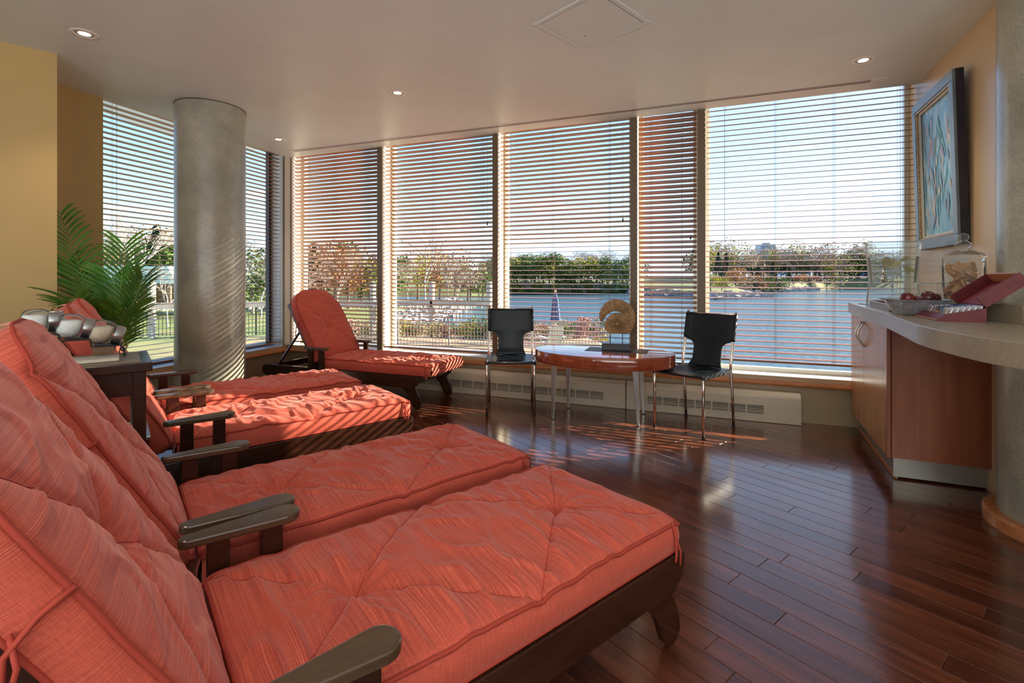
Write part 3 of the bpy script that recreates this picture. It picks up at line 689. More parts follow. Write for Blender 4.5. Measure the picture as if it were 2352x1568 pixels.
# ------------------------------------------------------------ palm
pc = Vector((-2.75, 3.36, 0))
t = thing('potted_palm', 'green potted palm with arching fronds behind the jars', 'plant', pc)
MB().lathe([(0, 0), (.13, 0), (.15, .05), (.17, .28), (.18, .30), (.165, .31), (.15, .28), (0, .27)], 28).build('basket', noisy('wicker', [(.4, (.10, .06, .03)), (.6, (.22, .14, .07))], 60, map=(1, 1, 4), rough=.8, bump=.8), t, smooth='angle')
M_leaf = noisy('palm_leaf', [(.3, (.03, .12, .012)), (.7, (.09, .30, .03))], 8, rough=.35, spec=.5)
B(M_leaf).inputs['Subsurface Weight'].default_value = .0
M_stem = mat('palm_stem', (.20, .26, .05), .5)
def frond(az, lean, L, z0, seed, droop=.9, scale=1.):
    rr = random.Random(seed); d = Vector((math.cos(az), math.sin(az), 0)); pts = []
    for i in range(15):
        s = i / 14; h = lean * (s ** 1.35) * L; z = z0 + L * (s - droop * .42 * s ** 2.6)
        pts.append(Vector((d.x * h, d.y * h, z)))
    f = MB().tube(pts, [.007 * (1 - .8 * i / 14) for i in range(15)], 6).build('frond', M_stem, t, smooth=True)
    side = d.cross(Vector((0, 0, 1)))
    n = 18
    for i in range(n):
        s = .50 + .49 * i / (n - 1); k = s * 14; j = min(int(k), 13); p = pts[j].lerp(pts[j + 1], k - j); tan = (pts[j + 1] - pts[j]).normalized()
        ll = scale * (.25 * math.sin(math.pi * min(1, (s - .40) / .78)) ** .6 + .05) * rr.uniform(.85, 1.1)
        for sg in (-1, 1):
            up = side.cross(tan); dirv = (side * sg * .86 + tan * (.55 + .5 * s) + up * rr.uniform(.0, .22)).normalized()
            q = MB(); vs = []; m = 7; wv = tan
            for a in range(m + 1):
                u_ = a / m; c = p + dirv * ll * u_ + Vector((0, 0, -1)) * (.26 * ll * u_ * u_); wd_ = .0095 * scale * (math.sin(math.pi * min(1, u_ * .93 + .07)) ** .7) * (1.1 - .3 * u_)
                wn = (wv - dirv * wv.dot(dirv)).normalized()
                vs += [c - wn * wd_ + Vector((0, 0, .003)), c, c + wn * wd_ + Vector((0, 0, .003))]
            fs = []
            for a in range(m):
                for b_ in range(2): fs.append((a * 3 + b_, a * 3 + b_ + 1, a * 3 + b_ + 4, a * 3 + b_ + 3))
            q.add(vs, fs); q.build('leaflet', M_leaf, f, smooth=True)
FR = [(3.0, .29, 1.46, .22, .12), (1.7, .10, 1.22, .22, .1), (.1, .17, 1.14, .22, .45), (2.95, .32, 1.22, .22, .35), (2.85, .36, 1.0, .22, .6), (-.5, .17, .95, .22, .6), (4.7, .30, 1.0, .22, .5), (2.3, .16, 1.12, .22, .4)]
for i, (az, le, L, z0, dr) in enumerate(FR): frond(az, le, L, z0, 100 + i, dr)

# ------------------------------------------------------------ oval table, sculpture, mat
oc = Vector((.75, 4.04, 0)); TZ = .555
t = thing('oval_table', 'low oval red cherry table with steel legs between the black chairs', 'table', oc, ang(U1))
MB().lathe([(.0, TZ - .10), (.97, TZ - .10), (.99, TZ - .097), (1, TZ - .09), (1, TZ - .008), (.99, TZ - .001), (.97, TZ), (0, TZ)], 96, sx=.575, sy=.37).build('tabletop', M_table, t, smooth='angle')
for (x, y) in ((-.385, .0), (0, 0)): pass
for (wx, wy, tx_, ty_) in ((.333, 3.99, .345, 4.0), (.985, 3.80, .965, 3.82), (.50, 4.34, .50, 4.32), (1.12, 4.15, 1.09, 4.14)):
    a = Matrix.Rotation(-ang(U1), 4, 'Z'); f = a @ (Vector((wx, wy, 0)) - oc); h = a @ (Vector((tx_, ty_, TZ - .10)) - oc)
    r0, r1 = .010, .024
    vs = [(f.x - .007, f.y - r0, 0.004), (f.x + .007, f.y - r0, .004), (f.x + .007, f.y + r0, .004), (f.x - .007, f.y + r0, .004), (h.x - .007, h.y - r1, h.z), (h.x + .007, h.y - r1, h.z), (h.x + .007, h.y + r1, h.z), (h.x - .007, h.y + r1, h.z)]
    vs = [(x, y, z) for x, y, z in vs]
    # broad face turned to the front
    vs = [(f.x - r0, f.y - .007, .004), (f.x + r0, f.y - .007, .004), (f.x + r0, f.y + .007, .004), (f.x - r0, f.y + .007, .004), (h.x - r1, h.y - .007, h.z), (h.x + r1, h.y - .007, h.z), (h.x + r1, h.y + .007, h.z), (h.x - r1, h.y + .007, h.z)]
    lg = MB().add(vs, [(3, 2, 1, 0), (4, 5, 6, 7), (0, 1, 5, 4), (1, 2, 6, 5), (2, 3, 7, 6), (3, 0, 4, 7)]).build('leg', M_brush, t, bevel=.002)
    MB().lathe([(0, 0), (.014, 0), (.014, .004), (0, .006)], 14, (f.x, f.y, 0)).build('foot', M_blackp, lg)
mc = Vector((.905, 4.06, 0))
t = tag(MB().prism([(-.25, -.115), (.25, -.115), (.25, .115), (-.25, .115)], 0, .0025).build('place_mat', noisy('mesh_mat', [(.45, (.02, .018, .02)), (.55, (.10, .08, .08))], 160, 1, rough=.5)), 'dark woven rectangular mat under the shell sculpture', 'mat'); t.location = (mc.x - .03, mc.y, TZ); t.rotation_euler = (0, 0, ang(U1) + .02)
sc_ = Vector((.868, 4.06, TZ + .0027))
t = thing('shell_sculpture', 'carved tan ammonite shell sculpture on a black block', 'sculpture', sc_, R(-14))
MB().box((0, 0, .029), (.232, .10, .058)).build('base', M_blackp, t, bevel=.002)
for x in (-.05, .05): MB().tube([(x, 0, .056), (x, 0, .135)], .0035, 8).build('rod', M_fdark, t)
# ammonite: spiral disc with radial ribs, a crescent gap
M_amm = noisy('carved_stone', [(.3, (.23, .13, .055)), (.55, (.43, .28, .14)), (.75, (.60, .44, .26))], 22, 8, rough=.75, bump=.6)
scx, scz = .010, .218      # centre of the disc
def Ro_(d):                # outer radius by direction in degrees
    pts = [(-190, .112), (-180, .106), (-150, .108), (-125, .104), (-90, .083), (-60, .096), (-35, .118), (0, .137), (25, .155), (45, .176), (75, .195), (97, .203), (120, .196), (150, .168), (172, .142)]
    for (a, r1_), (b, r2_) in zip(pts, pts[1:]):
        if a <= d <= b: return r1_ + (r2_ - r1_) * (d - a) / (b - a)
    return pts[-1][1]
def carve(name, d0_, d1_, na, nr, rin, rout, amp):
    vs = []
    for fr_ in (1, -1):
        for i in range(na + 1):
            d = d0_ + (d1_ - d0_) * i / na; A = R(d); a_, b_ = rin(d), rout(d)
            b_ += .0035 * abs(math.sin(A * 15)) + .003 * noise.noise(Vector((math.cos(A) * 7, math.sin(A) * 7, 3)))
            for j in range(nr + 1):
                f = j / nr; r_ = a_ + (b_ - a_) * f
                tk = .006 + .017 * math.sin(math.pi * min(1, .12 + .80 * f)) ** .7 * (1 if a_ > .02 else min(1, .45 + f))
                rib = amp * math.sin(A * 30 + 3 * f + .8 * math.sin(A * 7)) * math.sin(math.pi * min(1, f * 1.02 + .02)) ** .5
                groove = .0015 * noise.noise(Vector((r_ * 90, A * 9, 1)))
                z = scz + r_ * math.sin(A)
                vs.append((scx + r_ * math.cos(A), -fr_ * (tk + rib + groove), max(z, .136)))
    k = nr + 1; off = (na + 1) * k; fs = []
    for i in range(na):
        for j in range(nr):
            f4 = (i * k + j, i * k + j + 1, (i + 1) * k + j + 1, (i + 1) * k + j); fs.append(f4); fs.append(tuple(x + off for x in f4[::-1]))
        fs.append((i * k, (i + 1) * k, off + (i + 1) * k, off + i * k)); fs.append((i * k + nr, off + i * k + nr, off + (i + 1) * k + nr, (i + 1) * k + nr))
    for i in (0, na):
        for j in range(nr): fs.append((i * k + j, off + i * k + j, off + i * k + j + 1, i * k + j + 1))
    return MB().add(vs, fs).build(name, M_amm, t, smooth=True)
def disc_r(d):             # inner whorl; joins the outer one on the right
    if d > 52: return .088 if d < 150 else .088 + .012 * (d - 150) / 22
    if d > 38: q_ = (52 - d) / 14; return .088 + (Ro_(d) - .088) * q_
    return Ro_(d)
carve('inner_whorl', -188, 172, 260, 18, lambda d: .0005, disc_r, .0055)
carve('outer_whorl', 36, 172, 150, 16, lambda d: .094 + .016 * sstep_(60, 120, d) + .006 * sstep_(130, 172, d), Ro_, .0072)
MB().lathe([(0, -.024), (.010, -.023), (.016, -.016), (.017, 0), (.016, .016), (.010, .023), (0, .024)], 24).build('shell_core', M_amm, t, smooth=True)
kc = [o_ for o_ in C.objects if o_.name.startswith('shell_core')][-1]; kc.rotation_euler = (R(90), 0, 0); kc.location = (scx, 0, scz)

# ------------------------------------------------------------ black chairs
def chair(label, loc, rz):
    """local: front towards -y, origin at seat centre on the floor"""
    t = thing('leather_chair', label, 'chair', (loc[0], loc[1], 0), rz, 'black leather and chrome chairs'); w = .20; dF, dB = -.215, .215
    for s in (-1, 1):
        fx = s * w
        q = MB(); q.tube([(fx, dF, 0), (fx, dF, .425), (fx, dF + .012, .438), (fx, dF + .03, .44), (fx, dB - .05, .435)], .0105, 12)
        q.build('front_leg', M_chrome, t, smooth=True)
        q = MB(); q.tube([(fx, dB + .035, 0), (fx, dB + .015, .25), (fx, dB - .015, .44), (fx, dB - .012, .50), (fx, dB + .035, .70), (fx, dB + .075, .885)], .0105, 12)
        q.build('rear_leg', M_chrome, t, smooth=True)
    MB().tube([(-w, dB + .068, .868), (w, dB + .068, .868)], .0045, 8).build('top_bar', M_chrome, t, smooth=True)
    MB().tube([(-w, dF + .02, .438), (w, dF + .02, .438)], .008, 8).build('front_bar', M_chrome, t, smooth=True)
    # seat sling: slightly dished leather
    vs = []; n, m = 16, 12
    for i in range(n + 1):
        for j in range(m + 1):
            x = -1 + 2 * i / n; y = j / m; z = .452 - .016 * (1 - x * x) * math.sin(math.pi * min(1, .15 + y * .85)) + (.006 if j == 0 else 0)
            vs.append((x * (w + .012), dF - .018 + y * (dB - dF + .01), z - (.012 if abs(x) == 1 else 0) - (.014 if j == 0 else 0)))
    k = m + 1; q = MB().add(vs, [(i * k + j, (i + 1) * k + j, (i + 1) * k + j + 1, i * k + j + 1) for i in range(n) for j in range(m)])
    o = q.build('seat', M_black, t, smooth=True); sd = o.modifiers.new('thick', 'SOLIDIFY'); sd.thickness = .009
    # side wraps with lacing look
    for s in (-1, 1): MB().prism([(dF - .005, .425), (dF - .01, .452), (dB - .03, .45), (dB - .03, .425)], s * (w + .011) - .002, s * (w + .011) + .002, 'x').build('seat_strap', M_black, t)
    # back sling: wide upper panel, narrow tongue down to the seat
    vs = []; n, m = 14, 22
    for j in range(m + 1):
        v = j / m; z = .452 + v * .412
        if z > .66: hw = w + .013
        elif z < .60: hw = .118 + .022 * max(0, (.50 - z) / .05) ** 1.0 * (1 if z < .50 else 0)
        else: hw = .118 + (w + .013 - .118) * (1 - math.sqrt(max(0, 1 - ((z - .60) / .06) ** 2)))
        yb = dB - .012 + (.047 * (z - .50) / .2 if z < .7 else .047 + .04 * (z - .7) / .185)
        for i in range(n + 1):
            x = -1 + 2 * i / n; y = yb + .016 * (1 - x * x) - (.012 if z > .66 else 0) * (abs(x) ** 8) - .02 * max(0, (.50 - z) / .05)
            vs.append((x * hw, y, z))
    k = n + 1; q = MB().add(vs, [(j * k + i, j * k + i + 1, (j + 1) * k + i + 1, (j + 1) * k + i) for j in range(m) for i in range(n)])
    o = q.build('back_sling', M_black, t, smooth=True); sd = o.modifiers.new('thick', 'SOLIDIFY'); sd.thickness = .006; sd.offset = 0
    # pockets round the uprights
    for s in (-1, 1):
        q = MB(); q.tube([(s * w, dB + .026, .66), (s * w, dB + .035, .70), (s * w, dB + .071, .866)], .0145, 12); q.build('back_pocket', M_black, t, smooth=True)
    for s in (-1, 1):
        for y in (dF, dB + .035): MB().lathe([(0, 0), (.0125, 0), (.0125, .012), (0, .012)], 12, (s * w, y, .0)).build('glide', M_blackp, t)
chair('black leather chair facing the camera, left of the oval table', (-.012, 4.33), R(0))
ca = math.atan2(-.315, .269)
chair('black leather chair turned toward the oval table, right of it', ((1.345 + 1.457) / 2 + .0, (3.462 + 4.09) / 2), ca)

# ------------------------------------------------------------ counter and cabinet
KZ = .97; KT = .075
edge = [(2.575, 3.735), (2.276, 3.185), (2.013, 2.656), (1.826, 2.325), (1.68, 2.07), (1.58, 1.895), (1.50, 1.708), (1.448, 1.54), (1.43, 1.42), (1.45, 1.2), (1.52, .9)]
def smooth_path(p, n=6):
    out = []
    for i in range(len(p) - 1):
        a = Vector(p[max(i - 1, 0)]); b = Vector(p[i]); c = Vector(p[i + 1]); d = Vector(p[min(i + 2, len(p) - 1)])
        for k in range(n):
            t = k / n; q = .5 * ((2 * b) + (c - a) * t + (2 * a - 5 * b + 4 * c - d) * t * t + (3 * b - a - 3 * c + d) * t ** 3); out.append((q.x, q.y))
    return out + [tuple(p[-1])]
ep = [edge[0], edge[1]] + smooth_path(edge[2:])
poly = ep + [(2.1, .9), (2.2, 1.6), (2.38, 1.93), (2.28, 2.06), (2.262, 2.18), (2.30, 2.33), (2.41, 2.43), (2.462, 2.385)] + [(P3(t_, .006).x, P3(t_, .006).y) for t_ in (1.24, .02)] + [(2.99, 3.575)]
ct = thing('worktop', 'long curved greyish laminate worktop carrying bowl, box and glasses', 'worktop', (0, 0, 0))
MB().prism(poly, KZ - KT, KZ).build('slab', M_top, ct, bevel=.002)
# low upstand in front of the pillar
MB().prism([(2.075, 2.17), (2.02, 1.93), (2.0, 1.6), (2.1, 1.6), (2.19, 1.9), (2.262, 2.15), (2.2, 2.2)], KZ, KZ + .075).build('upstand', M_top, ct, bevel=.002)
d0 = Vector((2.145, 2.79, 0)); dd = Vector((.432, .902, 0)).normalized(); dn = Vector((dd.y, -dd.x, 0))
kb = thing('cabinet', 'wooden base cabinet with two doors under the worktop by the window', 'cabinet', d0, ang(dd))
DL = 1.045; zt = KZ - KT - .004; zb_ = .13
# local: x along the doors towards the window, y negative = into the cabinet
BD = .50
sp = Vector((.397, -.172, 0)).normalized()
def loc2(v): return Matrix.Rotation(-ang(dd), 4, 'Z') @ (v - d0)
c1 = loc2(d0 + sp * .03 + dd * .03); c2 = loc2(d0 + sp * .50 + dd * .03)
q = MB().prism([(c1.x, -.02), (DL - .01, -.02), (DL - .03, -BD + .03), (c2.x, c2.y)], zb_, zt); q.build('carcass', M_cherry, kb)
for i, (a, b) in enumerate(((.004, .600), (.606, DL - .004))):
    dr = MB().box(((a + b) / 2, -.009, (zb_ + zt) / 2), (b - a, .018, zt - zb_ - .006)).build('door', M_door, kb, bevel=.0015)
    hx = .565 if i == 0 else .640; pts = []
    sgn = -1 if i == 0 else 1
    for k in range(13): a2 = k / 12; pts.append((hx + 0 * sgn, .004 + .036 * math.sin(math.pi * a2), .69 + .165 * a2))
    hn = MB().tube(pts, .006, 8).build('handle', M_brush, dr, smooth=True)
# side panel facing the room, parallel to the window wall
sp = Vector((.397, -.172, 0)).normalized(); pa = ang(sp) - ang(dd)
def loc2(v): return Matrix.Rotation(-ang(dd), 4, 'Z') @ (v - d0)
a = loc2(d0 + sp * .022); b = loc2(d0 + sp * .60); nn = Matrix.Rotation(-ang(dd), 4, 'Z') @ Vector((.397, .172 * 0 + .0, 0))
sn = Matrix.Rotation(-ang(dd), 4, 'Z') @ Vector((-sp.y, sp.x, 0)) * .018
MB().prism([(p.x, p.y) for p in (a, b, b + sn, a + sn)], zb_ - .0, zt).build('side_panel', M_cherry, kb, bevel=.001)
a = loc2(d0 + sp * .0); b = loc2(d0 + sp * .018)
MB().prism([(p.x, p.y) for p in (a, b, b + sn, a + sn)], zb_ + .0, zt).build('corner_stile', M_cherry, kb, bevel=.001)
a = loc2(d0 + sp * .04 + dd * .045); b = loc2(d0 + sp * .60 + dd * .045)
MB().prism([(p.x, p.y) for p in (a, b, b + sn, a + sn)], .012, zb_).build('toe_kick', M_kick, kb)
MB().box((DL / 2 + .03, -.06, .065), (DL - .08, .012, .13)).build('toe_kick', M_kick, kb)
MB().box((DL / 2 + .02, -.050, .008), (DL - .08, .014, .016)).build('floor_bead', M_nose, kb, bevel=.004)

# ------------------------------------------------------------ painting
t0_, t1_ = .145, .87; PWd = t1_ - t0_; PH = 1.035; pz = 1.355
oc_ = P3((t0_ + t1_) / 2, .003, pz)
pt = thing('framed_painting', 'large framed blue painting of pale tulips on the right wall', 'painting', oc_, ang(-W3d) )
# local x along the wall (towards the window), local +y into the room
pt.rotation_euler = (R(-1.6), 0, ang(-W3d))
M_fr = noisy('blue_grey_frame', [(.3, (.12, .16, .20)), (.7, (.20, .25, .30))], 6, rough=.35)
M_frs = noisy('dark_frame_side', [(.4, (.008, .010, .025)), (.7, (.03, .02, .03))], 9, rough=.4)
M_gold = noisy('gold_beading', [(.4, (.20, .12, .05)), (.6, (.45, .33, .18))], 120, 1, rough=.4, metal=.5)
fw = .062; DP = .055
for (x, z, dx, dz) in ((0, fw / 2, PWd, fw), (0, PH - fw / 2, PWd, fw), (-PWd / 2 + fw / 2, PH / 2, fw, PH - 2 * fw), (PWd / 2 - fw / 2, PH / 2, fw, PH - 2 * fw)):
    MB().box((x, DP - .008, z), (dx, .016, dz)).build('frame_face', M_fr, pt, bevel=.003)
for (x, z, dx, dz) in ((0, .012, PWd, .024), (0, PH - .012, PWd, .024), (-PWd / 2 + .012, PH / 2, .024, PH - .05), (PWd / 2 - .012, PH / 2, .024, PH - .05)):
    MB().box((x, (DP - .016) / 2, z), (dx, DP - .016, dz)).build('frame_side', M_frs, pt)
iw = PWd - 2 * fw; ih = PH - 2 * fw
for (x, z, dx, dz) in ((0, fw + .008, iw, .016), (0, PH - fw - .008, iw, .016), (-iw / 2 + .008, PH / 2, .016, ih - .032), (iw / 2 - .008, PH / 2, .016, ih - .032)):
    MB().box((x, DP - .014, z), (dx, .02, dz)).build('beading', M_gold, pt, bevel=.003)
    MB().box((x + (.012 if x < 0 else -.012 if x > 0 else 0), DP - .022, z + (.012 if z < PH * .3 else -.012 if z > PH * .7 else 0)), (dx, .012, dz)).build('fillet', mat('ivory_fillet', (.62, .58, .50), .5), pt)
M_art = mat('painted_canvas', rough=.35); nt = M_art.node_tree
mp = coords(M_art, (1, 1, 1)); nA = N(nt, 'ShaderNodeTexNoise'); nA.inputs['Scale'].default_value = 4.5; nA.inputs['Detail'].default_value = 3; nA.inputs['Distortion'].default_value = 1.8
mpx = coords(M_art, (1.6, 1, .75), (0, R(12), 0)); nt.links.new(mpx.outputs[0], nA.inputs[0])
rA = ramp(nt, [(.30, (.07, .20, .34)), (.42, (.13, .33, .48)), (.52, (.17, .40, .52)), (.60, (.33, .52, .58)), (.70, (.50, .60, .62))]); nt.links.new(nA.outputs[0], rA.inputs[0]); nt.links.new(rA.outputs[0], B(M_art).inputs['Base Color'])
MB().box((0, DP - .034, PH / 2), (iw + .02, .006, ih + .02)).build('canvas', M_art, pt)
# brushed tulips: thin raised paint shapes
def petal(cx, cz, L, W, a, m, y=DP - .0295):
    vs = []; n = 14
    for i in range(n + 1):
        u_ = i / n; wv = W * math.sin(math.pi * u_) ** .8 * (1 - .35 * u_)
        for s in (-1, 1): x = s * wv; z = u_ * L; vs.append((cx + x * math.cos(a) - z * math.sin(a), y + .0006, cz + x * math.sin(a) + z * math.cos(a)))
    return vs, [(2 * i, 2 * i + 1, 2 * i + 3, 2 * i + 2) for i in range(n)]
pr_ = random.Random(5)
cols = {'pale_paint': (.50, .58, .58), 'pink_paint': (.48, .36, .48), 'teal_paint': (.16, .42, .46), 'cream_paint_dab': (.62, .62, .54), 'lilac_paint': (.30, .36, .56)}
for nm, c in cols.items():
    mm_ = noisy(nm, [(.3, tuple(v * .75 for v in c)), (.7, c)], 25, rough=.5)
    for i in range({'pale_paint': 26, 'pink_paint': 12, 'teal_paint': 30, 'cream_paint_dab': 14, 'lilac_paint': 16}[nm]):
        x = pr_.uniform(-iw / 2 + .05, iw / 2 - .06); z = pr_.uniform(fw + .06, PH - fw - .2); L = pr_.uniform(.06, .15) if nm != 'teal_paint' else pr_.uniform(.15, .30)
        if z + L > PH - fw - .04: continue
        a0 = pr_.uniform(-.45, .45)
        if abs(x - math.sin(a0) * L) > iw / 2 - .035: a0 = -a0
        if abs(x - math.sin(a0) * L) > iw / 2 - .035: continue
        vs, fs = petal(x, z, L, pr_.uniform(.008, .022) if nm != 'teal_paint' else pr_.uniform(.005, .012), a0, None, DP - .031 + .0006 * list(cols).index(nm) + .00002 * i); MB().add(vs, fs).build('brush_stroke', mm_, pt)

# ------------------------------------------------------------ things on the worktop
# tray with glasses
tr0 = Vector((2.075, 2.68, 0)); td = Vector((.455, .89, 0)).normalized()
t = thing('serving_tray', 'flat grey and maroon tray under the upturned stem glasses', 'tray', (tr0.x, tr0.y, KZ), ang(td))
M_tray = noisy('tray_wood', [(.3, (.14, .07, .06)), (.7, (.20, .11, .09))], 4, map=(1, 8, 8), rough=.3)
TLn, TWd = .56, .36
MB().box((TLn / 2, -TWd / 2, .006), (TLn - .02, TWd - .02, .012)).build('base', mat('tray_inside', (.40, .31, .20), .5), t)
for (x, y, dx, dy) in ((TLn / 2, -.006, TLn, .012), (TLn / 2, -TWd + .006, TLn, .012), (.006, -TWd / 2, .012, TWd - .024), (TLn - .006, -TWd / 2, .012, TWd - .024)):
    MB().box((x, y, .019), (dx, dy, .038)).build('rim', M_tray, t, bevel=.002)
M_wine = glassy('stem_glass', (.96, .98, .98), .14, dens=.16, dcol=(.85, .92, .95))
# ten upturned glasses
gp = [(0, 1)] + [(1, 0), (1, 1), (1, 2), (2, 0), (2, 1), (2, 2), (3, 0), (3, 1), (3, 2)]
g0 = None; glabs = {}
for c_, r_ in gp:
    base = Vector((2.235, 2.81, 0)) + Vector((.0845, -.006, 0)) * c_ + td * .082 * (r_ - (0 if c_ else 0))
    base += Vector((.0, -.03, 0)) * 0
    lab = ['wine glass standing upside down alone at the left end of the tray', 'upturned wine glass in the second line from the left on the tray', 'upturned wine glass in the third line from the left on the tray', 'upturned wine glass in the line of three farthest right on the tray'][c_]
    if g0 is None:
        g = thing('wine_glass', lab, 'glass', (base.x, base.y, KZ + .0125), 0, 'upturned stem glasses on the tray')
        MB().lathe([(.030, 0), (.0355, .02), (.038, .04), (.034, .06), (.020, .076), (.006, .083), (.0045, .088)], 24).build('bowl', M_wine, g, smooth=True)
        MB().lathe([(.005, .084), (.0042, .10), (.0042, .13), (.008, .138)], 12).build('stem', M_wine, g, smooth=True)
        MB().lathe([(.004, .136), (.014, .140), (.033, .1435), (.033, .1455), (0, .146)], 24).build('foot', M_wine, g, smooth=True); g0 = g
    else:
        g = copy_tree(g0); g.location = (base.x, base.y, KZ + .0125); g['label'] = lab
    g['group'] = ['single upturned glass', 'upturned glasses, second line', 'upturned glasses, third line', 'upturned glasses, right line'][c_]
# drinks dispenser on a clear stand
dc = Vector((2.545, 3.26, 0))
t = thing('dispenser_stand', 'clear plastic pedestal under the lemon water tub', 'stand', (dc.x, dc.y, KZ))
MB().lathe([(.150, 0), (.146, .004), (.135, .14), (.138, .150), (.0, .151)], 48).build('shell', M_acry, t, smooth='angle')
t = thing('water_dispenser', 'clear tub of water with lemon slices and a metal tap', 'dispenser', (dc.x, dc.y, KZ + .152))
rb, rt_, hh = .130, .152, .272
MB().lathe([(0, 0), (rb - .004, 0), (rb, .006), (rt_, hh - .01)], 48).build('tub', M_acry, t, smooth='angle')
MB().lathe([(rt_, hh - .012), (rt_ + .010, hh - .006), (rt_ + .010, hh), (rt_ - .004, hh), (rt_ - .006, hh - .012)], 48).build('rim', M_acry, t, smooth=True)
rw = rb + (rt_ - rb) * .165 / .262
MB().lathe([(0, .004), (rb - .008, .004), (rw - .006, .172), (0, .172)], 48).build('water', M_water_in, t, smooth='angle')
M_rind = noisy('lemon_rind', [(.3, (.30, .22, .02)), (.7, (.42, .34, .05))], 20, rough=.4); M_flesh = noisy('lemon_flesh', [(.3, (.40, .30, .06)), (.7, (.55, .42, .12))], 40, rough=.3)
for i, (x, y, z, rx, rz_, hf) in enumerate(((-.085, -.06, .135, .2, .4, 1), (-.03, -.07, .110, -.7, -.5, .5), (.02, -.08, .085, .5, .9, .5), (.075, -.05, .075, .1, .2, .5), (.05, -.04, .150, .9, -.3, .5), (-.035, -.02, .145, 1.2, .8, .3), (-.03, .0, .010, 1.45, 0, 1), (.04, .01, .010, 1.45, 0, 1))):
    q = MB(); n = max(6, int(20 * hf)); rr = .030 if i else .036
    ring = [(rr * math.cos(math.pi * 2 * hf * k / n), rr * math.sin(math.pi * 2 * hf * k / n)) for k in range(n + (hf < 1))]
    q.prism(ring, -.004, .004)
    o = q.build('lemon_slice', M_flesh if i % 2 else M_rind, t); o.location = (x, y, z); o.rotation_euler = (R(80) + rx * .5, rz_, .3 * rx)
    if rx > 1.4: o.rotation_euler = (0, 0, 0)
tp = MB(); tp.tube([(-.115, -.085, .035), (-.150, -.112, .035)], .010, 10); tp.tube([(-.148, -.110, .045), (-.150, -.112, .03), (-.150, -.112, .0)], [.010, .011, .007], 10); tp.tube([(-.148, -.111, .045), (-.150, -.113, .085), (-.140, -.105, .100)], [.006, .005, .009], 8)
tp.build('tap', M_chrome, t, smooth=True)
# cookie jar
jc = Vector((2.315, 2.50, 0))
t = thing('biscuit_jar', 'tall glass jar of square biscuits with a knobbed lid', 'jar', (jc.x, jc.y, KZ))
MB().lathe([(0, .002), (.055, .002), (.060, .006), (.052, .016), (.062, .04), (.076, .09), (.083, .15), (.085, .22), (.083, .285), (.086, .29)], 48).build('body', M_clear, t, smooth=True)
ld = MB().lathe([(.092, .292), (.093, .297), (.078, .306), (.05, .320), (.022, .332), (.018, .338), (.034, .350), (.036, .358), (.020, .370), (.014, .376)], 48).build('lid', M_clear, t, smooth=True)
MB().lathe([(.008, .372), (.020, .380), (.024, .392), (.020, .405), (.008, .413), (0, .414)], 24).build('knob', M_clear, ld, smooth=True)
M_bis = noisy('biscuit', [(.3, (.34, .17, .07)), (.7, (.52, .30, .14))], 30, rough=.8, bump=.3)
br = random.Random(3); b0 = None
for i in range(40):
    lv = i // 5; a = br.random() * 6.28 + lv; rr = .040 * br.random() + (.012 if lv < 2 else .014)
    if lv == 0: rr *= .5
    z = .035 + lv * .029
    if b0 is None: b0 = MB().box((0, 0, 0), (.052, .052, .010)).build('biscuit', M_bis, t, bevel=.002); o = b0
    else: o = b0.copy(); C.objects.link(o)
    o.location = (rr * math.cos(a), rr * math.sin(a), z); o.rotation_euler = (br.uniform(-1.2, 1.2), br.uniform(-1.2, 1.2), br.random() * 6)
# glass bowl with plums
bc = Vector((2.015, 2.43, 0))
t = thing('fruit_bowl', 'shallow dimpled glass bowl filled with dark plums', 'bowl', (bc.x, bc.y, KZ))
bw = MB().lathe([(0, .004), (.065, .002), (.085, .006), (.108, .028), (.122, .055), (.133, .070), (.149, .078), (.152, .080), (.131, .075), (.118, .058), (.104, .032), (.080, .011), (.0, .010)], 64)
bw.v = [(x * (1 + .004 * math.sin(9 * math.atan2(y, x))), y, z + .0012 * noise.noise(Vector((x * 90, y * 90, z * 90)))) for x, y, z in bw.v]
bw.build('bowl', M_bowl, t, smooth=True)
M_plum = noisy('plum_skin', [(.35, (.045, .008, .012)), (.55, (.12, .014, .016)), (.7, (.30, .035, .018))], 9, 4, rough=.22, spec=.6)
pl = [(-.062, -.02, .086, 'red plum with a dimple, leftmost in the glass bowl'), (-.018, -.062, .068, 'plum sunk low at the front of the glass bowl'), (.032, -.030, .088, 'largest dark purple plum on top of the bowl'), (.086, .0, .082, 'dark red plum on the right side of the bowl'), (.0, .055, .078, 'orange red plum at the back of the bowl'), (.06, .055, .070, 'plum half hidden behind the biggest plum'), (-.035, .01, .040, 'plum seen through the glass in the lower left of the bowl'), (.03, .0, .040, 'plum seen through the glass in the lower middle of the bowl'), (.075, -.045, .048, 'plum seen through the glass low on the right of the bowl')]
for i, (x, y, z, lab) in enumerate(pl):
    r_ = .034 if i in (2,) else .030
    o = thing('plum', lab, 'fruit', (bc.x + x, bc.y + y, KZ + z), i * 1.3, 'plums in the glass bowl')
    prof = []
    for k in range(17):
        a = -math.pi / 2 + math.pi * k / 16; rr = r_ * math.cos(a); zz = r_ * .92 * math.sin(a)
        if k > 12: zz -= .010 * ((k - 12) / 4) ** 2
        prof.append((rr, zz))
    MB().lathe(prof, 24).build('flesh', M_plum, o, smooth=True)
    MB().tube([(0, 0, r_ * .62), (.002, .001, r_ * .85)], .0012, 5).build('stalk', M_stem, o)
    o.rotation_euler = (.35 * math.sin(i * 2.1), .35 * math.cos(i * 1.7), i)
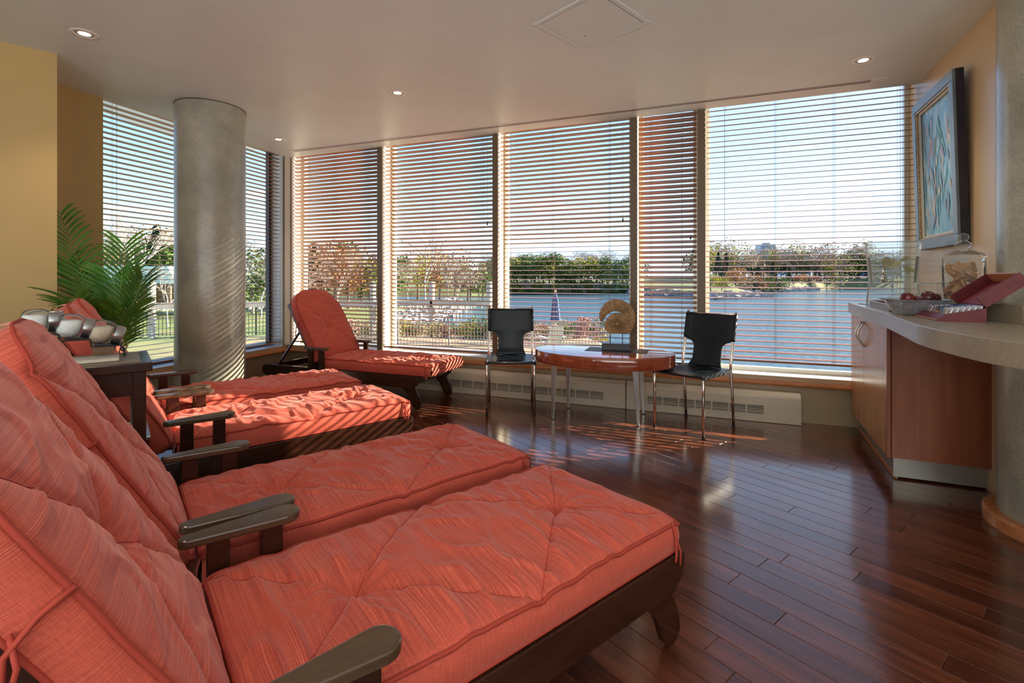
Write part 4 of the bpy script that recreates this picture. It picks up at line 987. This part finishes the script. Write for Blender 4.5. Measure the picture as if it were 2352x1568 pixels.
# tea chest
f_ = Vector((.43, .903, 0)).normalized(); F = Vector((1.812, 2.085, 0))
t = thing('tea_box', 'open dark red wooden tea box full of tea sachets', 'box', (F.x, F.y, KZ), ang(f_))
M_red = noisy('tea_box_wood', [(.3, (.10, .010, .014)), (.7, (.17, .020, .022))], 5, map=(2, 8, 8), rough=.45, spec=.3)
M_redin = noisy('tea_box_edge', [(.3, (.42, .17, .07)), (.7, (.55, .24, .11))], 5, rough=.4)
BL, BDp, BH = .30, .165, .058     # local x along the front edge, -y = depth
side = [(0, 0), (-BDp, 0), (-BDp, BH), (-.035, .030), (0, .002)]
for x in (0, BL - .008): MB().prism([(y, z) for y, z in side], x, x + .008, 'x').build('side_wall', M_red, t, bevel=.0008)
MB().box((BL / 2, -BDp / 2, .004), (BL - .016, BDp - .004, .006)).build('bottom', M_redin, t)
MB().box((BL / 2, -BDp + .004, BH / 2), (BL - .016, .008, BH)).build('back_wall', M_red, t)
MB().prism([(-.001, .002), (-.036, .031), (-.042, .026), (-.010, .002)], .008, BL - .008, 'x').build('front_wall', M_red, t)
MB().box((BL / 2, -BDp * .52, .02), (.004, BDp - .07, .034)).build('divider', M_redin, t)
# lid, opened back and up: hinge along the back top edge
lid = bpy.data.objects.new('lid', None)
lm = MB(); th_ = .008; LD = .17; LH = .055
lo = MB()
lo.box((BL / 2, -LD / 2, th_ / 2), (BL, LD, th_))
lobj = lo.build('lid', M_red, t, bevel=.001); lobj.location = (0, -BDp, BH + .002); lobj.rotation_euler = (R(-38), 0, 0)
for x in (.004, BL - .004): MB().box((x, -LD / 2, .03), (th_, LD, .045)).build('lid_side', M_red, lobj)
MB().box((BL / 2, -LD + .004, .03), (BL - .016, th_, .045)).build('lid_front', M_redin, lobj)
MB().box((BL / 2, -LD / 2, th_ + .001), (BL - .018, LD - .012, .002)).build('lid_lining', mat('burgundy_lining', (.20, .012, .03), .6), lobj)
sr = random.Random(11)
tc_cols = [('navy sachet', (.012, .03, .10)), ('cream sachet', (.62, .56, .42)), ('blue sachet', (.05, .14, .34)), ('lilac sachet', (.42, .36, .55)), ('white sachet', (.70, .70, .72)), ('yellow sachet', (.65, .42, .05))]
k_ = 0
for row, cl in enumerate((4, 1, 2, 0, 3, 4)):
    for j in range(6):
        nm_, c_ = tc_cols[(cl + j * (row % 2) * 2) % 6 if j % 3 == 0 else cl]
        if row >= 3 and j > 3: nm_, c_ = tc_cols[0]
        x = .030 + row * .047; y = -.052 - j * .0185
        o = thing('tea_sachet', {0: 'navy blue tea sachet', 1: 'cream tea sachet', 2: 'blue tea sachet', 3: 'lilac tea sachet', 4: 'white tea sachet', 5: 'yellow tea sachet'}[tc_cols.index((nm_, c_))] + ' standing in the open red box', 'tea sachet', F + f_ * x + Vector((f_.y, -f_.x, 0)) * (-y), ang(f_), nm_ + 's in the red box')
        o.location.z = KZ + .009
        hgt = .044 + .012 * j / 5
        sb = MB().box((0, 0, 0), (.043, .005, hgt)).build('envelope', mat(nm_.replace(' ', '_'), c_, .4), o, bevel=.001)
        sb.location = (0, .0, hgt / 2 + .003); sb.rotation_euler = (R(22), 0, sr.uniform(-.05, .05))
        if j == 0: MB().lathe([(0, 0), (.011, 0), (.011, .0006), (0, .0007)], 16).build('crest', M_gold, sb); ch = sb.children[0]; ch.location = (0, .0028, .006); ch.rotation_euler = (R(-90), 0, 0)
# black napkin edge at the far end
o = Vector((2.49, 3.45, 0))
tag(MB().prism([(-.05, -.07), (.07, -.06), (.09, .05), (-.03, .06)], 0, .004).build('black_plate', M_blackp), 'thin black plate at the far left end of the worktop', 'plate'); bpy.data.objects['black_plate'].location = (2.50, 3.42, KZ)
# folded cream napkins behind the bowl
t = thing('napkin_stack', 'low stack of cream napkins beside the biscuit jar', 'napkins', (2.30, 2.665, KZ), ang(td))
for i in range(4): MB().box((0, 0, .003 + .006 * i), (.10 - .002 * i, .10, .0055)).build('napkin', mat('napkin_cream', (.62, .55, .40), .9), t, bevel=.002)
#EXTERIOR
# ------------------------------------------------------------ outdoors
WZ = -3.5
def sstep(a, b, x): t = max(0, min(1, (x - a) / (b - a))); return t * t * (3 - 2 * t)
def pdist(x, y, poly):
    best = 1e9
    for i in range(len(poly)):
        ax, ay = poly[i - 1]; bx, by = poly[i]; dx, dy = bx - ax, by - ay; t = max(0, min(1, ((x - ax) * dx + (y - ay) * dy) / (dx * dx + dy * dy)))
        best = min(best, math.hypot(x - ax - t * dx, y - ay - t * dy))
    return best
NEAR = [(70, 4), (70, 8), (16, 12.2), (8, 13.8), (6.0, 18), (6.3, 25), (0, 33), (-6, 39), (-8.3, 46), (-7, 62), (-7.5, 86), (-12, 93), (-60, 104), (-160, 104), (-160, 4)]
FAR = [(-200, 118), (-60, 122), (-12, 128), (0, 145), (34, 145), (43, 109), (53, 112), (64, 121), (68, 150), (85, 164), (113, 187), (140, 217), (320, 225), (320, 420), (-200, 420)]
def hnear(x, y): return -1.45 - 1.15 * sstep(20, 34, y) - .1 * sstep(34, 90, y) + .9 * sstep(-18, -70, x) * sstep(25, 60, y)
def hfar(x, y): return -2.4 + 1.6 * sstep(110, 150, y) + 2.5 * sstep(160, 260, y)
def zn(x, y):
    if not inside(x, y, NEAR): return -4.6
    return -4.6 + (hnear(x, y) + 4.6) * sstep(-.6, 2.6, pdist(x, y, NEAR))
def zf(x, y):
    if not inside(x, y, FAR): return -4.6
    return -4.6 + (hfar(x, y) + 4.6) * sstep(-1, 4, pdist(x, y, FAR))
def terrain(name, fn, x0, x1, y0, y1, nx, ny, m, py=1.0, label=None, clip=None):
    vs = []; 
    for j in range(ny + 1):
        y = y0 + (y1 - y0) * (j / ny) ** py
        for i in range(nx + 1):
            x = x0 + (x1 - x0) * i / nx; vs.append((x, y, fn(x, y)))
    k = nx + 1; fs = [(j * k + i, j * k + i + 1, (j + 1) * k + i + 1, (j + 1) * k + i) for j in range(ny) for i in range(nx)]
    return MB().add(vs, fs).build(name, m, smooth=True)
M_grass = noisy('autumn_grass', [(.30, (.06, .10, .02)), (.48, (.11, .16, .035)), (.60, (.19, .19, .07)), (.72, (.28, .22, .13))], .35, 8, rough=.95)
_n = M_grass.node_tree; _src = B(M_grass).inputs['Base Color'].links[0].from_socket; _t = N(_n, 'ShaderNodeTexCoord'); _sx = N(_n, 'ShaderNodeSeparateXYZ'); _n.links.new(_t.outputs['Object'], _sx.inputs[0])
_m = N(_n, 'ShaderNodeMapRange'); _m.inputs[1].default_value = -16; _m.inputs[2].default_value = -7; _n.links.new(_sx.outputs[0], _m.inputs[0])
_z = N(_n, 'ShaderNodeTexNoise'); _z.inputs['Scale'].default_value = 2.5; _z.inputs['Detail'].default_value = 8; _n.links.new(_t.outputs['Object'], _z.inputs[0])
_r = ramp(_n, [(.35, (.15, .10, .07)), (.5, (.30, .20, .14)), (.62, (.34, .29, .13)), (.72, (.17, .19, .06))]); _n.links.new(_z.outputs[0], _r.inputs[0])
_x = N(_n, 'ShaderNodeMixRGB'); _n.links.new(_m.outputs[0], _x.inputs[0]); _n.links.new(_src, _x.inputs[1]); _n.links.new(_r.outputs[0], _x.inputs[2]); _n.links.new(_x.outputs[0], B(M_grass).inputs['Base Color'])
M_grassf = noisy('far_lawn', [(.3, (.07, .10, .03)), (.7, (.14, .15, .05))], .08, 6, rough=.9)
g1 = terrain('near_bank', zn, -70, 40, 8.5, 100, 120, 110, M_grass, 1.5); g1['kind'] = 'structure'
g2 = terrain('far_bank', zf, -200, 320, 100, 420, 170, 90, M_grassf, 1.3); g2['kind'] = 'structure'
M_lake = mat('lake_water', (.06, .125, .17), .12, spec=.5); nt = M_lake.node_tree
mp = coords(M_lake, (1, 1.6, 1)); n_ = N(nt, 'ShaderNodeTexNoise'); n_.inputs['Scale'].default_value = 1.6; n_.inputs['Detail'].default_value = 5; nt.links.new(mp.outputs[0], n_.inputs[0])
bn = N(nt, 'ShaderNodeBump'); bn.inputs['Strength'].default_value = .85; bn.inputs['Distance'].default_value = .25; nt.links.new(n_.outputs[0], bn.inputs['Height']); nt.links.new(bn.outputs[0], B(M_lake).inputs['Normal'])
lk = MB().add([(-400, 10, WZ), (500, 10, WZ), (500, 600, WZ), (-400, 600, WZ)], [(0, 1, 2, 3)]).build('lake', M_lake); lk['kind'] = 'structure'

def foliage(seed, n, kind, size):
    r = random.Random(seed); vs = []; fs = []; blobs = []
    if kind == 'round':
        for i in range(15): a = r.random() * 6.28; h = r.uniform(.34, .84); q = .30 * math.sin(math.pi * min(1, (h - .15) / .85)); blobs.append((math.cos(a) * q * r.uniform(.3, 1), math.sin(a) * q * r.uniform(.3, 1), h, r.uniform(.11, .19)))
    elif kind == 'bush':
        for i in range(12): a = r.random() * 6.28; q = r.uniform(.1, .5); blobs.append((math.cos(a) * q, math.sin(a) * q, r.uniform(.2, .75), r.uniform(.18, .28)))
    for i in range(n):
        if kind == 'cone':
            h = r.random() ** .8; rr = .20 * (1 - h) + .01; rr *= .55 + .45 * abs(math.sin(h * 34)); a = r.random() * 6.28; q = rr * math.sqrt(r.uniform(.35, 1)); p = Vector((math.cos(a) * q, math.sin(a) * q, .06 + .94 * h))
        else:
            b = r.choice(blobs); d = Vector((r.gauss(0, 1), r.gauss(0, 1), r.gauss(0, 1))).normalized(); p = Vector(b[:3]) + d * b[3] * r.uniform(.75, 1.05); p.z = max(p.z, .02)
        u_ = Vector((r.gauss(0, 1), r.gauss(0, 1), r.gauss(0, 1))).normalized(); v_ = u_.orthogonal().normalized() * size * r.uniform(.6, 1.2); w_ = u_.cross(v_).normalized() * size * .6
        k = len(vs); vs += [p - v_, p - w_, p + v_, p + w_]; fs.append((k, k + 1, k + 2, k + 3))
    return vs, fs
def bare(seed, depth=6, r0=.022, spread=.5):
    r = random.Random(seed); q = MB()
    def grow(p, d, L, rad, dep):
        e = p + d * L; mid = p + d * L * .5 + Vector((r.gauss(0, 1), r.gauss(0, 1), 0)) * L * .05
        q.tube([p, mid, e], [rad, rad * .85, rad * .68], 4 if dep < depth - 1 else 5, cap=False)
        if dep == 0: return
        for i in range(3 if dep > 1 else 2):
            nd = (d + Vector((r.gauss(0, 1), r.gauss(0, 1), r.gauss(.25, .6))) * spread).normalized(); grow(e if i else p + d * L * .8, nd, L * r.uniform(.62, .82), rad * .62, dep - 1)
    grow(Vector((0, 0, 0)), Vector((0, 0, 1)), .26, r0, depth); return q
LM = {}
def leafmat(nm, a, b):
    if nm not in LM: LM[nm] = noisy('leaves_' + nm, [(.35, a), (.65, b)], 3.0, 3, rough=.8, spec=.2); 
    return LM[nm]
lg = leafmat('green', (.045, .09, .018), (.16, .24, .045)); lyel = leafmat('yellow', (.22, .22, .03), (.48, .42, .07)); lor = leafmat('orange', (.30, .13, .04), (.50, .28, .10))
lev = leafmat('evergreen', (.012, .035, .018), (.04, .085, .035)); lred = leafmat('dull_red', (.27, .13, .10), (.42, .25, .18)); ltan = leafmat('tan', (.26, .20, .12), (.42, .34, .22))
M_bark = noisy('bark', [(.3, (.13, .10, .075)), (.7, (.26, .21, .17))], 20, rough=.9); M_pale = noisy('pale_bark', [(.3, (.34, .30, .26)), (.7, (.50, .46, .41))], 20, rough=.9)
TP = {}
def proto(kind, m):
    key = (kind, m.name)
    if key in TP: return TP[key]
    sd = len(TP) + 1; out = []
    if kind == 'bare' or kind == 'twiggy':
        q = bare(sd * 7, 6 if kind == 'bare' else 6, .014 if kind == 'bare' else .010, .42 if kind == 'bare' else .55); me = bpy.data.meshes.new('branches'); me.from_pydata(q.v, [], q.f); me.materials.append(m); out.append(('branches', me))
    else:
        vs, fs = foliage(sd * 13, {'round': 1500, 'cone': 1300, 'bush': 900, 'thin': 800}[kind], 'round' if kind == 'thin' else kind, {'round': .026, 'cone': .024, 'bush': .05, 'thin': .022}[kind])
        me = bpy.data.meshes.new('crown'); me.from_pydata(vs, [], fs); me.materials.append(m); out.append(('crown', me))
        q = MB(); q.tube([(0, 0, 0), (.005, 0, .3), (0, .004, .7 if kind != 'bush' else .4)], [.022, .016, .005], 6)
        if kind != 'bush':
            r = random.Random(sd)
            for i in range(7): a = r.random() * 6.28; h = r.uniform(.25, .6); q.tube([(0, 0, h), (math.cos(a) * .12, math.sin(a) * .12, h + .12), (math.cos(a) * .22, math.sin(a) * .22, h + .2)], [.008, .005, .002], 4)
        me = bpy.data.meshes.new('trunk'); me.from_pydata(q.v, [], q.f); me.materials.append(M_bark); out.append(('trunk', me))
    TP[key] = out; return out
tr = random.Random(99)
def tree(kind, m, px, D, h, label, group, wide=1., cat='tree', name=None, fn=None):
    x = (px - 1176) / 1120 * D; z = (fn or (zf if D > 105 else zn))(x, D)
    t = thing(name or {'cone': 'evergreen_tree', 'bush': 'shrub', 'bare': 'bare_tree', 'twiggy': 'bare_tree'}.get(kind, 'leafy_tree'), label, cat, (x, D, max(z, -4.0) - .05), tr.random() * 6.28, group)
    t.scale = (h * wide, h * wide, h)
    for nm, me in proto(kind, m): link(nm, me, t)
# far shore behind the sculpture window
for i, px in enumerate(range(1128, 1470, 15)):
    tree('round', lg if i % 3 else lyel, px + tr.uniform(-5, 5), tr.uniform(147, 150), tr.uniform(7.5, 10.5), 'green and yellow leafy tree at the waterline across the lake, behind the shell sculpture' if i % 3 else 'yellow green tree at the waterline across the lake, behind the shell sculpture', 'waterside trees behind the sculpture' if i % 3 else 'yellow waterside trees behind the sculpture', 1.5)
for i, px in enumerate(range(1130, 1470, 11)):
    tree('bush', (lg, lyel, lg, ltan)[i % 4], px + tr.uniform(-4, 4), tr.uniform(146, 148), tr.uniform(3, 4.5), 'low %s bush hanging over the water across the lake, behind the shell sculpture' % ('green', 'yellow', 'green', 'tan')[i % 4], ('green', 'yellow', 'green', 'tan')[i % 4] + ' waterside bushes', 1.5, cat='shrub', fn=lambda x, y: -3.2)
for i, px in enumerate(range(1135, 1470, 20)):
    tree('twiggy', M_bark, px + tr.uniform(-8, 8), tr.uniform(160, 175), tr.uniform(13, 16), 'bare grey tree rising above the green waterside trees across the lake', 'bare trees behind the waterside trees', 1.2)
# far shore in the widest window
for i, (px, D, k, m, h, w_) in enumerate([(1632, 122, 'round', lyel, 5.0, 1.5), (1658, 124, 'round', lyel, 4.2, 1.6), (1690, 140, 'round', lor, 7.2, 1.2), (1712, 142, 'round', ltan, 7.4, 1.2), (1650, 150, 'cone', lev, 10, 1.3), (1668, 152, 'cone', lev, 11, 1.2), (1726, 146, 'cone', lev, 8.5, 1.3), (1742, 150, 'cone', lev, 9.5, 1.3), (1757, 150, 'round', lg, 7, 1.3), (1740, 148, 'thin', lor, 8.5, 1.2), (1776, 158, 'cone', lev, 10.5, 1.4), (1793, 172, 'round', lg, 6, 1.6), (1813, 182, 'cone', lev, 6.5, 1.6), (1835, 198, 'bush', lor, 3.6, 2.6), (1862, 205, 'bush', lred, 3.6, 3.0)]):
    nm = {'leaves_yellow': 'yellow', 'leaves_orange': 'orange', 'leaves_tan': 'tan', 'leaves_evergreen': 'dark evergreen', 'leaves_green': 'green', 'leaves_dull_red': 'dull red'}[m.name]
    where = ['at the window mullion, nearest the rocks', 'just right of the first yellow one', 'bright one left of the lawn', 'beside the bright orange one', 'tall, far left behind the yellow trees', 'second tall one behind the yellow trees', 'left one of the mid shore pair', 'right one of the mid shore pair', 'between evergreens above the lawn', 'thin crown among the evergreens', 'tallest, where the blind cord crosses', 'low, above the rocky tip', 'small, above the rocky tip', 'wide low clump right of the rocky tip', 'wide low clump farther right of the rocky tip'][i]
    tree(k, m, px, D, h, nm + ' tree across the lake, ' + where, 'far shore trees in the widest window', w_)
for i, px in enumerate(range(1885, 2110, 22)):
    tree('cone', lev, px + tr.uniform(-4, 4), 236, tr.uniform(7, 9), 'small dark evergreen in the far right shore row, behind the water tub', 'evergreen row on the far right shore', 1.8)
for i, px in enumerate(range(1615, 2110, 13)):
    tree('twiggy' if i % 3 else 'thin', M_bark if i % 3 else (ltan if i % 2 else lyel), px + tr.uniform(-6, 6), tr.uniform(205, 262), tr.uniform(15, 20), ('bare grey brown tree' if i % 3 else 'thinly leaved autumn tree') + ' on the skyline across the lake in the widest window', 'bare skyline trees in the widest window' if i % 3 else 'autumn skyline trees in the widest window', 1.25)
for i, px in enumerate(range(1610, 2110, 24)):
    tree('round', (lg, ltan, lev)[i % 3], px + tr.uniform(-8, 8), tr.uniform(226, 240), tr.uniform(10, 13), ('green', 'tan', 'dark green')[i % 3] + ' rounded tree in the back row across the lake, widest window', ('green', 'tan', 'dark green')[i % 3] + ' back row trees', 1.9)
# trees on the left bank
for i, (px, D, k, m, h, w_) in enumerate([(975, 62, 'bare', M_pale, 13.5, .9), (935, 70, 'twiggy', M_pale, 9, 1.1), (1010, 96, 'thin', lor, 11, 1.1), (1045, 98, 'thin', ltan, 11.5, 1.2), (960, 90, 'thin', lyel, 9, 1.2), (905, 80, 'round', lg, 8, 1.2), (1080, 118, 'round', lg, 9, 1.5), (1110, 120, 'round', lg, 8, 1.5), (1050, 92, 'twiggy', M_pale, 9, 1.2), (1100, 130, 'twiggy', M_bark, 13, 1.3), (800, 62, 'round', lor, 8.5, 1.1), (745, 58, 'thin', lred, 8.5, 1.3), (850, 70, 'round', lyel, 7.5, 1.3), (700, 50, 'twiggy', M_pale, 8.5, 1.2), (775, 48, 'twiggy', M_pale, 9.5, 1.0), (830, 66, 'round', lg, 6, 1.6), (720, 62, 'cone', lev, 8.5, 1.5), (685, 66, 'round', lred, 7.5, 1.4), (600, 48, 'twiggy', M_pale, 8, 1.2), (580, 52, 'round', lg, 6, 1.5), (625, 60, 'round', lg, 7.5, 1.3), (640, 52, 'twiggy', M_bark, 9, 1.1), (385, 38, 'twiggy', M_pale, 6.5, 1.1), (300, 50, 'bare', M_pale, 13.5, 1.0), (360, 60, 'cone', lev, 10, 1.5), (330, 66, 'round', lg, 9, 1.5), (270, 60, 'round', lred, 8, 1.5), (400, 62, 'twiggy', M_bark, 13, 1.2), (420, 60, 'round', lg, 8, 1.5), (250, 54, 'twiggy', M_bark, 11, 1.2), (990, 104, 'round', lyel, 12, 1.1), (1030, 88, 'twiggy', M_pale, 11, 1.2), (900, 98, 'twiggy', M_bark, 13, 1.3), (1075, 100, 'thin', ltan, 10.5, 1.2), (860, 90, 'thin', lor, 11, 1.2), (730, 84, 'thin', lor, 12, 1.2), (690, 82, 'twiggy', M_pale, 14, 1.2), (770, 86, 'round', lg, 11, 1.2), (815, 88, 'twiggy', M_pale, 13, 1.2), (590, 80, 'twiggy', M_bark, 14, 1.3), (630, 84, 'round', lg, 11, 1.3), (380, 84, 'round', ltan, 13, 1.3), (285, 80, 'twiggy', M_pale, 15, 1.3), (340, 82, 'twiggy', M_bark, 16, 1.3)]):
    ty = {'bare': 'tall bare', 'twiggy': 'bare many-twigged', 'round': 'full', 'thin': 'thin', 'cone': 'conical'}[k]
    col = {'pale_bark': 'pale grey', 'bark': 'grey brown'}.get(m.name, m.name.replace('leaves_', '').replace('_', ' '))
    win = 'left window' if px < 420 else 'right of left pillar' if px < 650 else 'first front window' if px < 870 else 'second front window'
    tree(k, m, px, D, h, '%s %s tree on left bank, %s%s' % (ty, col, win, ['', ', left part', ', right part'][(0 if i < 0 else 1 if px in (935, 905, 700, 685, 580, 270, 250, 300, 720, 960) else 2)]), 'trees on the left bank', w_)
# low autumn shrubs on the near bank
for i in range(70):
    px = 700 + i * 19.8 + tr.uniform(-10, 10); D = tr.uniform(20.5, 27) if px < 1480 else tr.uniform(12.2, 12.8)
    m = (lred, lyel, ltan, lg)[(i * 7) % 4]; c = ('dull red', 'yellow', 'tan', 'green')[(i * 7) % 4]
    if px > 2060: continue
    tree('bush', m, px, D, tr.uniform(.7, 1.1) * (.5 if px > 1480 else 1), c + ' low shrub on the near bank ' + ('below the widest window' if px > 1600 else 'beyond the fence, below the lake'), c + ' near bank shrubs ' + ('right' if px > 1600 else 'left'), 1.35, cat='shrub', fn=zn)
# rocks along the shores
def rocks(pts, n, size, name, off):
    r = random.Random(len(name)); q = MB(); segs = [(Vector(a), Vector(b)) for a, b in zip(pts, pts[1:])]; Ls = [(b - a).length for a, b in segs]; T = sum(Ls)
    for i in range(n):
        s_ = r.random() * T; k = 0
        while s_ > Ls[k] and k < len(segs) - 1: s_ -= Ls[k]; k += 1
        a, b = segs[k]; p = a.lerp(b, s_ / Ls[k]); nn = Vector((-(b - a).y, (b - a).x)).normalized(); p = p + nn * r.uniform(-.2, off)
        z = WZ + .1 + abs((p - a.lerp(b, s_ / Ls[k])).length) * .42 * r.uniform(.6, 1); sz = size * r.uniform(.5, 1.2)
        vs = []; 
        for x in (-1, 1):
            for y in (-1, 1):
                for zz in (-1, 1): vs.append((p.x + sz * x * r.uniform(.3, .62), p.y + sz * y * r.uniform(.3, .62), z + sz * zz * r.uniform(.22, .48)))
        q.add(vs, [(0, 1, 3, 2), (4, 6, 7, 5), (0, 4, 5, 1), (2, 3, 7, 6), (0, 2, 6, 4), (1, 5, 7, 3)])
    return q
M_rock = noisy('pale_rock', [(.3, (.16, .155, .15)), (.7, (.40, .385, .36))], 1.5, rough=.9)
tag(rocks([(-6, 39), (-8.3, 46), (-7, 62), (-7.5, 86)], 750, .8, 'left_rocks', 3.2).build('rocky_bank', M_rock), 'pale rocks lining the left bank of the water in the second front window', 'rocks', kind='stuff')
tag(rocks([(34, 144), (43, 109), (53, 112), (64, 121), (66, 135)], 520, 1.5, 'far_rocks_one', 3).build('rocky_bank', M_rock), 'grey rocks along the grassy point across the lake in the widest window', 'rocks', kind='stuff')
tag(rocks([(68, 150), (85, 164), (113, 187), (125, 200)], 380, 1.7, 'far_rocks_number_two', 3).build('rocky_bank', M_rock), 'second rocky tip farther right across the lake in the widest window', 'rocks', kind='stuff')
# far buildings
def building(px0, px1, ytop, D, col, label, floors=8, cols_=6, cap=False):
    x0 = (px0 - 1176) / 1120 * D; x1 = (px1 - 1176) / 1120 * D; zt_ = EYE + (640 - ytop) * D / 1120; dpt = min(30, (x1 - x0) * .7)
    t = thing('distant_building', label, 'building', ((x0 + x1) / 2, D, -4)); W_ = x1 - x0; H_ = zt_ + 4
    MB().box((0, dpt / 2, H_ / 2), (W_, dpt, H_)).build('walls', mat('building_' + str(col), col, .8), t)
    MB().box((0, dpt / 2, H_ + H_ * .008), (W_ * 1.02, dpt * 1.02, H_ * .016)).build('roof', mat('roof_grey', (.30, .33, .36), .8), t)
    if cap: MB().box((W_ * .05, dpt / 2, H_ * 1.04), (W_ * .4, dpt * .5, H_ * .06)).build('roof_plant', mat('roof_grey', (.3, .33, .36), .8), t)
    vis0 = 12
    fh = (H_ - vis0) / floors
    for f in range(floors):
        MB().box((0, -.15, vis0 + fh * (f + .5)), (W_ * .92, .3, fh * .45)).build('window_band', mat('far_glazing', (.10, .15, .20), .2), t)
    for c_ in range(cols_): MB().box((-W_ * .46 + W_ * .92 * (c_ + .5) / cols_, -.25, vis0 + (H_ - vis0) / 2), (W_ * .02, .2, H_ - vis0)).build('pier', mat('building_' + str(col), col, .8), t)
building(1747, 1781, 563, 700, (.30, .36, .42), 'tallest grey tower on the skyline in the widest window', 10, 5, True)
building(1669, 1686, 581, 800, (.22, .30, .40), 'small blue grey tower left of the tallest tower', 5, 3)
building(1793, 1862, 582, 900, (.34, .40, .46), 'wide low block right of the tallest tower', 3, 9, True)
building(1955, 2016, 586, 560, (.16, .24, .36), 'long dark blue block on the skyline beside the water tub', 2, 8)
building(1903, 1922, 590, 600, (.26, .32, .40), 'small stepped block left of the long dark blue one', 2, 3)
building(1608, 1628, 586, 650, (.40, .45, .50), 'pale low block at the left edge of the widest window', 3, 3)
building(1247, 1284, 592, 420, (.26, .33, .40), 'grey office block above the trees behind the shell sculpture', 4, 4)
building(1176, 1189, 602, 420, (.30, .36, .42), 'tiny grey block left of the office block in the middle window', 2, 2)
building(2040, 2100, 592, 620, (.34, .36, .40), 'low grey block on the skyline seen through the water tub', 2, 6)
# pergola
t = thing('pergola', 'cream garden pergola with round columns and slatted beam outside the front windows', 'pergola', (0, 0, 0))
M_per = noisy('pergola_cream', [(.3, (.42, .36, .28)), (.7, (.56, .50, .40))], 2, rough=.8)
pcx = [(-20.6, 19.5), (-16.1, 21.8), (-11.4, 23.4), (-6.85, 24), (-3.95, 24), (-1.12, 24)]
for x, y in pcx:
    z0 = zn(x, y) - .1; c = MB().lathe([(.15, 0), (.15, .95 - z0), (.12, 1.0 - z0), (0, 1.01 - z0)], 16, (x, y, z0)).build('column', M_per, t, smooth='angle')
for (a, b) in zip(pcx, pcx[1:]):
    a = Vector(a); b = Vector(b); d = (b - a); L = d.length; an = math.atan2(d.y, d.x); m = (a + b) / 2; n = Vector((-d.y, d.x)).normalized()
    for s in (-.19, .19): MB().box((m.x + n.x * s, m.y + n.y * s, -.06), (L + .1, .07, .24), rz=an).build('beam', M_per, t)
    for i in range(int(L / .38)):
        p = a + d.normalized() * (.19 + .38 * i); MB().box((p.x, p.y, -.22), (.07, 1.3, .09), rz=an).build('rafter', M_per, t)
# iron fence
def fence(a, b, zb0, h, label, n, m, gap):
    a = Vector(a); b = Vector(b); d = b - a; L = d.length; an = math.atan2(d.y, d.x); t = thing('metal_fence', label, 'fence', (a.x, a.y, zb0), an)
    for z in (.12, h - .08): MB().box((L / 2, 0, z), (L, .03, .03)).build('rail', m, t)
    bar = None; k = int(L / gap)
    for i in range(k + 1):
        if bar is None: bar = MB().box((0, 0, h / 2), (.02, .02, h)).build('bar', m, t); o = bar
        else: o = bar.copy(); C.objects.link(o)
        o.location = (i * L / k, 0, 0)
    for i in range(0, k + 1, 16): MB().box((i * L / k, .03, h / 2 + .04), (.06, .06, h + .08)).build('post', m, t)
fence((-8.5, 19.2), (3.4, 19.2), -1.5, 1.0, 'pale metal railing in front of the shrubs, second front window', 0, mat('fence_tan', (.36, .32, .27), .6), .125)
fence((-24, 23), (-9, 26), -1.75, 1.15, 'black iron fence across the lawn, left window', 0, M_iron, .17)
# lawn chair and closed parasol
t = thing('garden_chair', 'pale green slatted garden armchair on the terrace outside', 'chair', (1.42, 17.2, -1.45), R(200)); mg = mat('chair_green', (.50, .55, .42), .7)
for i in range(5): MB().box((-.22 + .11 * i, .28, .62), (.095, .02, .80 - .05 * abs(i - 2)), rx=R(-18)).build('back_slat', mg, t)
for i in range(5): MB().box((0, -.20 + .1 * i, .36 - .03 * i), (.54, .085, .02), rx=R(-12)).build('seat_slat', mg, t)
for s in (-1, 1):
    MB().box((s * .35, -.02, .56), (.13, .70, .025)).build('arm', mg, t); MB().box((s * .31, -.28, .27), (.03, .10, .55)).build('leg', mg, t); MB().box((s * .31, .20, .25), (.03, .09, .60), rx=R(-25)).build('leg', mg, t)
t = thing('garden_parasol', 'closed dark blue parasol beside the garden chair', 'parasol', (1.62, 18.2, -1.45))
MB().tube([(0, 0, 0), (0, 0, 2.15)], .024, 10).build('pole', mat('parasol_pole', (.55, .45, .35), .6), t)
q = MB().lathe([(.17, 1.02), (.14, 1.35), (.10, 1.75), (.05, 2.02), (.02, 2.1)], 24); q.v = [(x * (1 + .25 * math.sin(8 * math.atan2(y, x))), y * (1 + .25 * math.sin(8 * math.atan2(y, x))), z) for x, y, z in q.v]
q.build('canopy', mat('parasol_blue', (.05, .09, .20), .8), t, smooth=True)
MB().lathe([(0, 2.1), (.04, 2.11), (.045, 2.15), (.0, 2.2)], 12).build('finial', mat('finial_orange', (.6, .28, .12), .6), t, smooth=True)
MB().lathe([(.0, 0), (.25, 0), (.25, .05), (.04, .08), (0, .08)], 20).build('base', mat('parasol_base', (.3, .3, .28), .8), t)
# white boat covers / stones close below the widest window
# pavilion with a pale green roof seen through the left window
t = thing('park_pavilion', 'low park pavilion with a pale green roof behind the palm', 'pavilion', (-36.5, 47, -1.7), R(12))
MB().prism([(-5, 2.4), (5, 2.4), (4.2, 4.0), (-4.2, 4.0)], -3, 3, 'y').build('roof', mat('pale_green_roof', (.62, .74, .66), .6), t)
for x in (-4.2, -1.4, 1.4, 4.2):
    for y in (-2.6, 2.6): MB().box((x, y, 1.2), (.28, .28, 2.4)).build('post', mat('pavilion_post', (.42, .24, .12), .8), t)
MB().box((0, 2.2, 1.1), (8.4, .2, 2.2)).build('wall', mat('pavilion_wall', (.26, .15, .10), .8), t)
